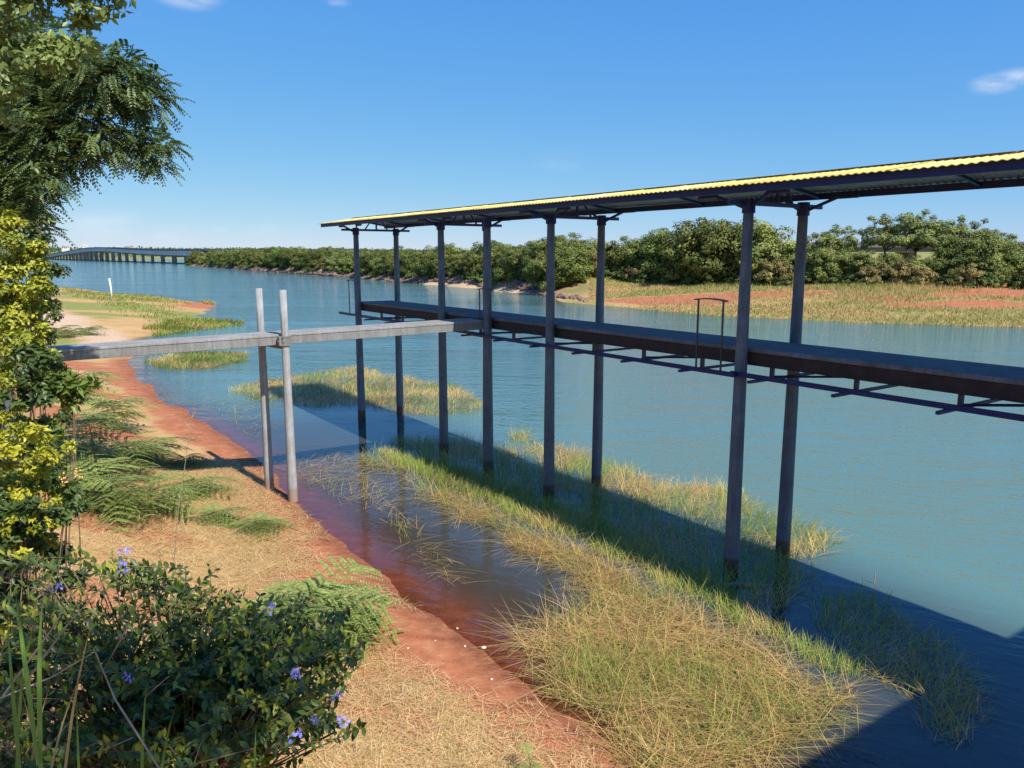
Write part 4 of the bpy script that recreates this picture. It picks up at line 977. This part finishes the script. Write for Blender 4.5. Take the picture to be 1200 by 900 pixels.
for px, py, nf, sc, hg, lb in [
    (362, 752, 24, 1.9, .62, 'pale green feathery seedling standing alone on the sunny straw bank'),
    (402, 742, 14, 1.5, .45, 'pale feathery seedling beside the flowering bush tip'),
    (318, 742, 14, 1.5, .42, 'low feathery seedling half behind the flowering bush'),
    (150, 560, 16, 1.6, .80, 'dark feathery seedling below the walkway end'),
    (110, 530, 16, 1.6, .90, 'tall feathery seedling under the walkway by the golden shrub'),
    (185, 600, 14, 1.4, .55, 'spreading feathery seedling on the straw slope below the walkway'),
    (140, 610, 14, 1.5, .70, 'feathery seedling between the golden shrub and the straw slope'),
    (95, 470, 16, 2.2, .9, 'tall feathery seedling pushing up against the walkway underside'),
    (135, 500, 16, 2.0, .75, 'dense feathery seedling on the slope before the red shore'),
    (75, 560, 16, 1.8, .8, 'feathery seedling beside the low golden shrub'),
    (175, 540, 14, 1.7, .5, 'low bright feathery seedling spreading toward the red shore'),
    (120, 590, 16, 1.7, .6, 'feathery seedling at the edge of the golden shrub above the straw'),
    (230, 580, 12, 1.5, .35, 'feathery seedling on the straw close to the dry stalk'),
    (255, 612, 12, 1.2, .22, 'sprawling feathery seedling flat on the straw near the grey poles'),
    (300, 622, 12, 1.2, .16, 'trailing feathery seedling lying on the straw slope'),
    (215, 545, 9, 1.1, .22, 'small feathery seedling on the slope beside the red shore'),
    (100, 392, 14, 2.2, .35, 'shaded feathery growth on the ground beyond the walkway'),
    (72, 395, 14, 2.2, .55, 'leafy feathery growth beside the golden shrub beyond the walkway'),
    (620, 922, 5, .40, .30, 'dark feathery seedling tip poking up from the straw bank foot')]:
    seedling(px, py, nf, sc, hg, lb)

# bare dry stalk standing up from the slope
p_ = hit(200, 690); tpv = aty(228, 470, p_.y*.98)-p_
b = MB(); b.tube([Vector((0, 0, -.1)), tpv*.45+Vector((-.03, 0, .02)), tpv], [.008, .006, .003], 6, False)
e = empty('dry_stalk', p_); tag(e, 'tall thin dry seed stalk rising from the slope before the water', 'stalk')
b.build('stem', M['dead'], e, True)
for q, dx, dz in ((.80, .16, .10), (.86, -.08, .10), (.92, .06, .12), (.74, -.10, .12)):
    b = MB(); a = tpv*q; m1 = a+Vector((dx*.6, 0, dz*.5)); b.tube([a, m1, a+Vector((dx, 0, dz))], [.004, .007, .004], 5); b.build('seed_spike', M['dead'], e)

# ------------------------------------------------------------------ flowering bush in the foreground
def big_leaf(seed):
    L, W = 1.0, .46
    v = [(0, 0, 0), (.3, W*.42, .06), (.62, W*.44, .05), (1, 0, -.10), (.62, -W*.44, .05), (.3, -W*.42, .06), (.32, 0, 0), (.64, 0, -.02)]
    f = [(0, 6, 1), (1, 6, 7), (1, 7, 2), (2, 7, 3), (0, 5, 6), (5, 7, 6), (5, 4, 7), (4, 3, 7)]
    return np.array(v), np.array(f)
LV, LF = big_leaf(0)
leaf_cols = [(.038, .072, .014), (.062, .105, .016), (.11, .16, .022), (.32, .33, .03)]
leaf_me = [mesh_np('leaf', LV, LF, 3, M['leaf'], True, np.tile([c], (len(LV), 1))) for c in leaf_cols]
bb = Vector((-1.75, 3.75, 0)); bb.z = Z1(bb.x, bb.y)
bush = empty('flowering_bush', bb); tag(bush, 'dark glossy foreground bush with small lilac-blue flowers on the bank', 'bush')
rng = np.random.default_rng(81); leaves = []
# shoot tips across the canopy given by image position and depth
tips = []
def canopy(px, py):     # depth of canopy surface in metres
    return 3.1+(880-py)*.0042+(px-200)*.0004
for (x0, x1, y0, y1, n) in [(90, 260, 660, 700, 16), (60, 330, 735, 800, 48), (200, 300, 690, 740, 10), (200, 400, 690, 770, 34), (230, 410, 760, 840, 44), (310, 408, 780, 870, 26), (60, 330, 780, 900, 60), (-40, 110, 640, 760, 26), (-60, 120, 740, 900, 40), (280, 390, 720, 760, 14), (80, 330, 860, 960, 40), (-60, 80, 860, 980, 24), (380, 412, 735, 760, 5), (120, 180, 640, 670, 6)]:
    for _ in range(int(n*1.45)):
        px, py = rng.uniform(x0, x1), rng.uniform(y0, y1); tips.append(aty(px, py, canopy(px, py)+rng.uniform(-.15, .5)))
hub = bb+Vector((0, 0, 1.3)); stems = []
for tp in tips:
    d = (tp-hub); ln = rng.uniform(.28, .5); ax = (Vector((d.x, d.y, d.z*.25)).normalized()*.7+Vector((rng.uniform(-.8, .8), rng.uniform(-.8, .5), rng.uniform(-.25, .45)))).normalized()
    st0 = tp-ax*ln; stems.append((st0, tp)); npair = int(ln/.032)
    young = rng.uniform() < .4
    for i in range(npair):
        q = (i+.6)/npair; p_ = st0.lerp(tp, q); sd2 = ax.cross(Vector((math.cos(i*1.57+.3), math.sin(i*1.57+.3), .4))).normalized()
        for sg in (1, -1):
            if rng.uniform() < .10: continue
            T = (sd2*sg*.8+ax*.62+Vector((0, 0, rng.uniform(-.15, .2)))).normalized(); nr = (ax*.2+Vector((rng.uniform(-.35, .35), rng.uniform(-.75, 0), .9))).normalized()
            leaves.append((p_, T, nr, rng.uniform(.042, .068)*(1-.35*max(0, q-.7)/.3), 3 if (young and q > .55 and rng.uniform() < .7) else int(rng.integers(0, 3))))
for i in range(14):
    a = stems[int(rng.integers(0, len(stems)))][0]; b = MB(); m1 = hub.lerp(a, .4)+Vector((rng.uniform(-.1, .1), rng.uniform(-.1, .1), 0)); b.tube([Vector((rng.uniform(-.08, .08), rng.uniform(-.08, .08), -.15)), m1-bb, a-bb], [.018, .011, .005], 6, False); b.build('stem', M['twig'], bush, True)
b = MB()
for a, tp in stems: b.tube([a-bb, tp-bb], [.0035, .0015], 4, False); b.tube([hub.lerp(a, .35)+Vector((rng.uniform(-.2, .2), rng.uniform(-.2, .2), 0))-bb, hub.lerp(a, .7)-bb, a-bb], [.007, .005, .0035], 4, False)
tw = b.build('twigs', M['twig'], bush); tw['kind'] = 'stuff'
def leaf_matrix(T, nr):
    B = nr.cross(T).normalized(); n2 = T.cross(B); return Matrix((T, B, n2)).transposed()
cl_ = Vector((0, 0, H)); order = sorted(range(len(leaves)), key=lambda i: (leaves[i][0]-cl_).length-leaves[i][3]*6)
vis = [i for i in order if -5 < CX+F*leaves[i][0].x/(leaves[i][0].y*math.cos(PITCH)-(leaves[i][0].z-H)*math.sin(PITCH)) < 1200]
def pyof(p):
    c, s_ = math.cos(PITCH), math.sin(PITCH); zc = p.y*c-(p.z-H)*s_; return CY-F*(p.y*s_+(p.z-H)*c)/zc
single = set([i for i in vis if 630 < pyof(leaves[i][0]) < 895][:295])
VV = []; FF = []; CCc = []; kk = 0
for i, (p_, T, nr, s_, ci) in enumerate(leaves):
    mt = leaf_matrix(T, nr)
    if i in single:
        o_ = obj('leaf', leaf_me[ci], bush, p_-bb); o_.rotation_euler = mt.to_euler(); o_.scale = (s_, s_, s_)
    else:
        VV.append((LV*s_) @ np.array(mt).T+np.array(p_-bb)); FF.append(LF+kk*len(LV)); CCc.append(np.tile([np.array(leaf_cols[ci])*rng.uniform(.8, 1.2)], (len(LV), 1))); kk += 1
fo = obj('foliage', mesh_np('foliage', np.concatenate(VV), np.concatenate(FF), 3, M['leaf'], True, np.concatenate(CCc)), bush); fo['kind'] = 'stuff'
# flowers
fb = MB(); fr_ = random.Random(5)
for k in range(11):
    c = Vector((fr_.uniform(-.028, .028), fr_.uniform(-.02, .02), fr_.uniform(-.022, .022))); ay = Vector((fr_.uniform(-1, 1), fr_.uniform(-1.4, .2), fr_.uniform(-.2, 1))).normalized(); x = ay.orthogonal().normalized(); y = ay.cross(x)
    for j in range(5):
        a0 = j*1.2566; d0 = x*math.cos(a0)+y*math.sin(a0); d1 = x*math.cos(a0+.5)+y*math.sin(a0+.5); d2 = x*math.cos(a0-.5)+y*math.sin(a0-.5)
        fb.add([c, c+d1*.007+ay*.003, c+d0*.011+ay*.002, c+d2*.007+ay*.003], [(0, 1, 2, 3)])
fl_me = fb.mesh('flower', M['petal'])
for px, py in [(146, 644), (143, 664), (66, 687), (316, 713), (151, 793), (347, 789), (369, 842), (345, 862), (401, 845), (395, 815)]:
    c = aty(px, py, canopy(px, py)-.22); o_ = obj('flower', fl_me, bush, c-bb); o_.rotation_euler = (fr_.uniform(-.4, .4), fr_.uniform(-.4, .4), fr_.uniform(0, 6)); s_ = fr_.uniform(.75, 1.05); o_.scale = (s_, s_, s_)

# broad grass blades in the lower left corner
gb = aty(20, 860, 2.9); gb = Vector((gb.x, gb.y, 0)); gb.z = Z1(gb.x, gb.y)
gr = empty('tall_grass_clump', gb); tag(gr, 'clump of broad bright green grass blades beside the flowering bush', 'grass')
rng = np.random.default_rng(91)
for px, py, px2, py2, wd, cc_ in [(38, 770, 18, 695, .016, 1), (42, 800, 50, 702, .016, 1), (20, 850, 8, 720, .013, 1), (60, 880, 110, 720, .010, 0), (170, 900, 172, 800, .013, 1), (190, 905, 205, 830, .012, 1), (10, 890, 60, 800, .010, 0), (30, 910, 95, 790, .008, 0), (100, 920, 90, 820, .010, 1), (70, 930, 20, 790, .009, 0), (330, 930, 300, 850, .011, 1), (210, 935, 240, 860, .010, 0), (5, 800, 40, 730, .010, 1)]:
    Yd = 2.75+rng.uniform(-.2, .25); a = aty(px, py, Yd); e_ = aty(px2, py2, Yd+rng.uniform(-.1, .1)); a0 = Vector((a.x*.9+gb.x*.1, a.y, a.z-.45))
    n = 7; vv = []; side = (e_-a).cross(Vector((0, 1, 0))).normalized()
    sdv = Vector((1, .25, 0)).normalized()
    for i in range(n):
        q = i/(n-1); p_ = a0.lerp(e_, q)+Vector((0, 0, .10*math.sin(q*3.14))); wq = .62*wd*(1-q**2.5)*(.6+.4*min(1, q*3)); vv += [tuple(p_-sdv*wq-gb), tuple(p_-gb+Vector((0, .004, -.002))), tuple(p_+sdv*wq-gb)]
    ff = []
    for i in range(n-1):
        for j in range(2): ff.append((i*3+j, i*3+j+1, i*3+j+4, i*3+j+3))
    colr = (.13, .23, .045) if cc_ else (.36, .28, .14)
    obj('blade', mesh_np('blade', np.array(vv), np.array(ff), 4, M['leaf'], True, np.tile([np.array(colr)*rng.uniform(.8, 1.2)], (len(vv), 1))), gr)
# dead twigs tangled at the foot of the bush
dt = empty('dead_branch', gb+Vector((.25, .2, 0))); tag(dt, 'tangle of bare dry twigs at the foot of the flowering bush', 'branch')
for i in range(16):
    px, py = rng.uniform(-20, 170), rng.uniform(760, 930); a = aty(px, py, rng.uniform(2.9, 3.6)); d = Vector((rng.uniform(-.25, .35), rng.uniform(-.1, .1), rng.uniform(.05, .4))); b = MB()
    m1 = a+d*.5+Vector((rng.uniform(-.04, .04), 0, rng.uniform(-.04, .04))); b.tube([a-dt.location-d*.6, m1-dt.location, a+d-dt.location], [.005, .004, .002], 5, False); b.build('twig', M['dead'], dt, True)

# weeds in the lower-left understorey
cl = px_clusters([(20, 840, 50, 0), (80, 880, 50, .1), (-20, 780, 60, .1), (140, 930, 60, .1), (40, 920, 60, -.1), (230, 940, 50, .1), (0, 720, 40, .4)], 3.6)
shrub('weed_clump', 'dark green weeds under the flowering bush', cl, 3600, .05, .42, (.025, .045, .014), (.09, .13, .035), 95, gz(aty(40, 960, 3.6)), 6)

# ------------------------------------------------------------------ unseen tree added behind the photographer so its crown shades the bush
sb = Vector((3.6, -2.6, 0)); sb.z = Z1(sb.x, sb.y)-.1
stree = empty('added_shade_tree', sb); tag(stree, 'leafy tree added out of view behind the viewpoint to shade the bush', 'tree')
cl = [(Vector((-1.5, 3.6, 3.4))+SUN*8.2+Vector(d), r) for d, r in [((0, 0, 0), 1.0), ((-.7, -.2, .1), .9), ((.6, .3, .3), .7), ((-.2, -.7, .5), .9), ((-1.3, -.4, .1), .8), ((-.6, -.9, .2), .8), ((.3, -.5, .6), .8)]]
limbs('t', sb, sb+Vector((-.3, .3, 4.8)), [c for c, r in cl], .16, stree, sb, M['bark'], prng)
v, f, c = cluster_leaves(cl, 400, .12, .6, (.05, .08, .02), (.13, .17, .05), 97, .5, .2)
obj('crown', mesh_np('crown', v-np.array(sb), f, 3, M['leaf'], False, c), stree)
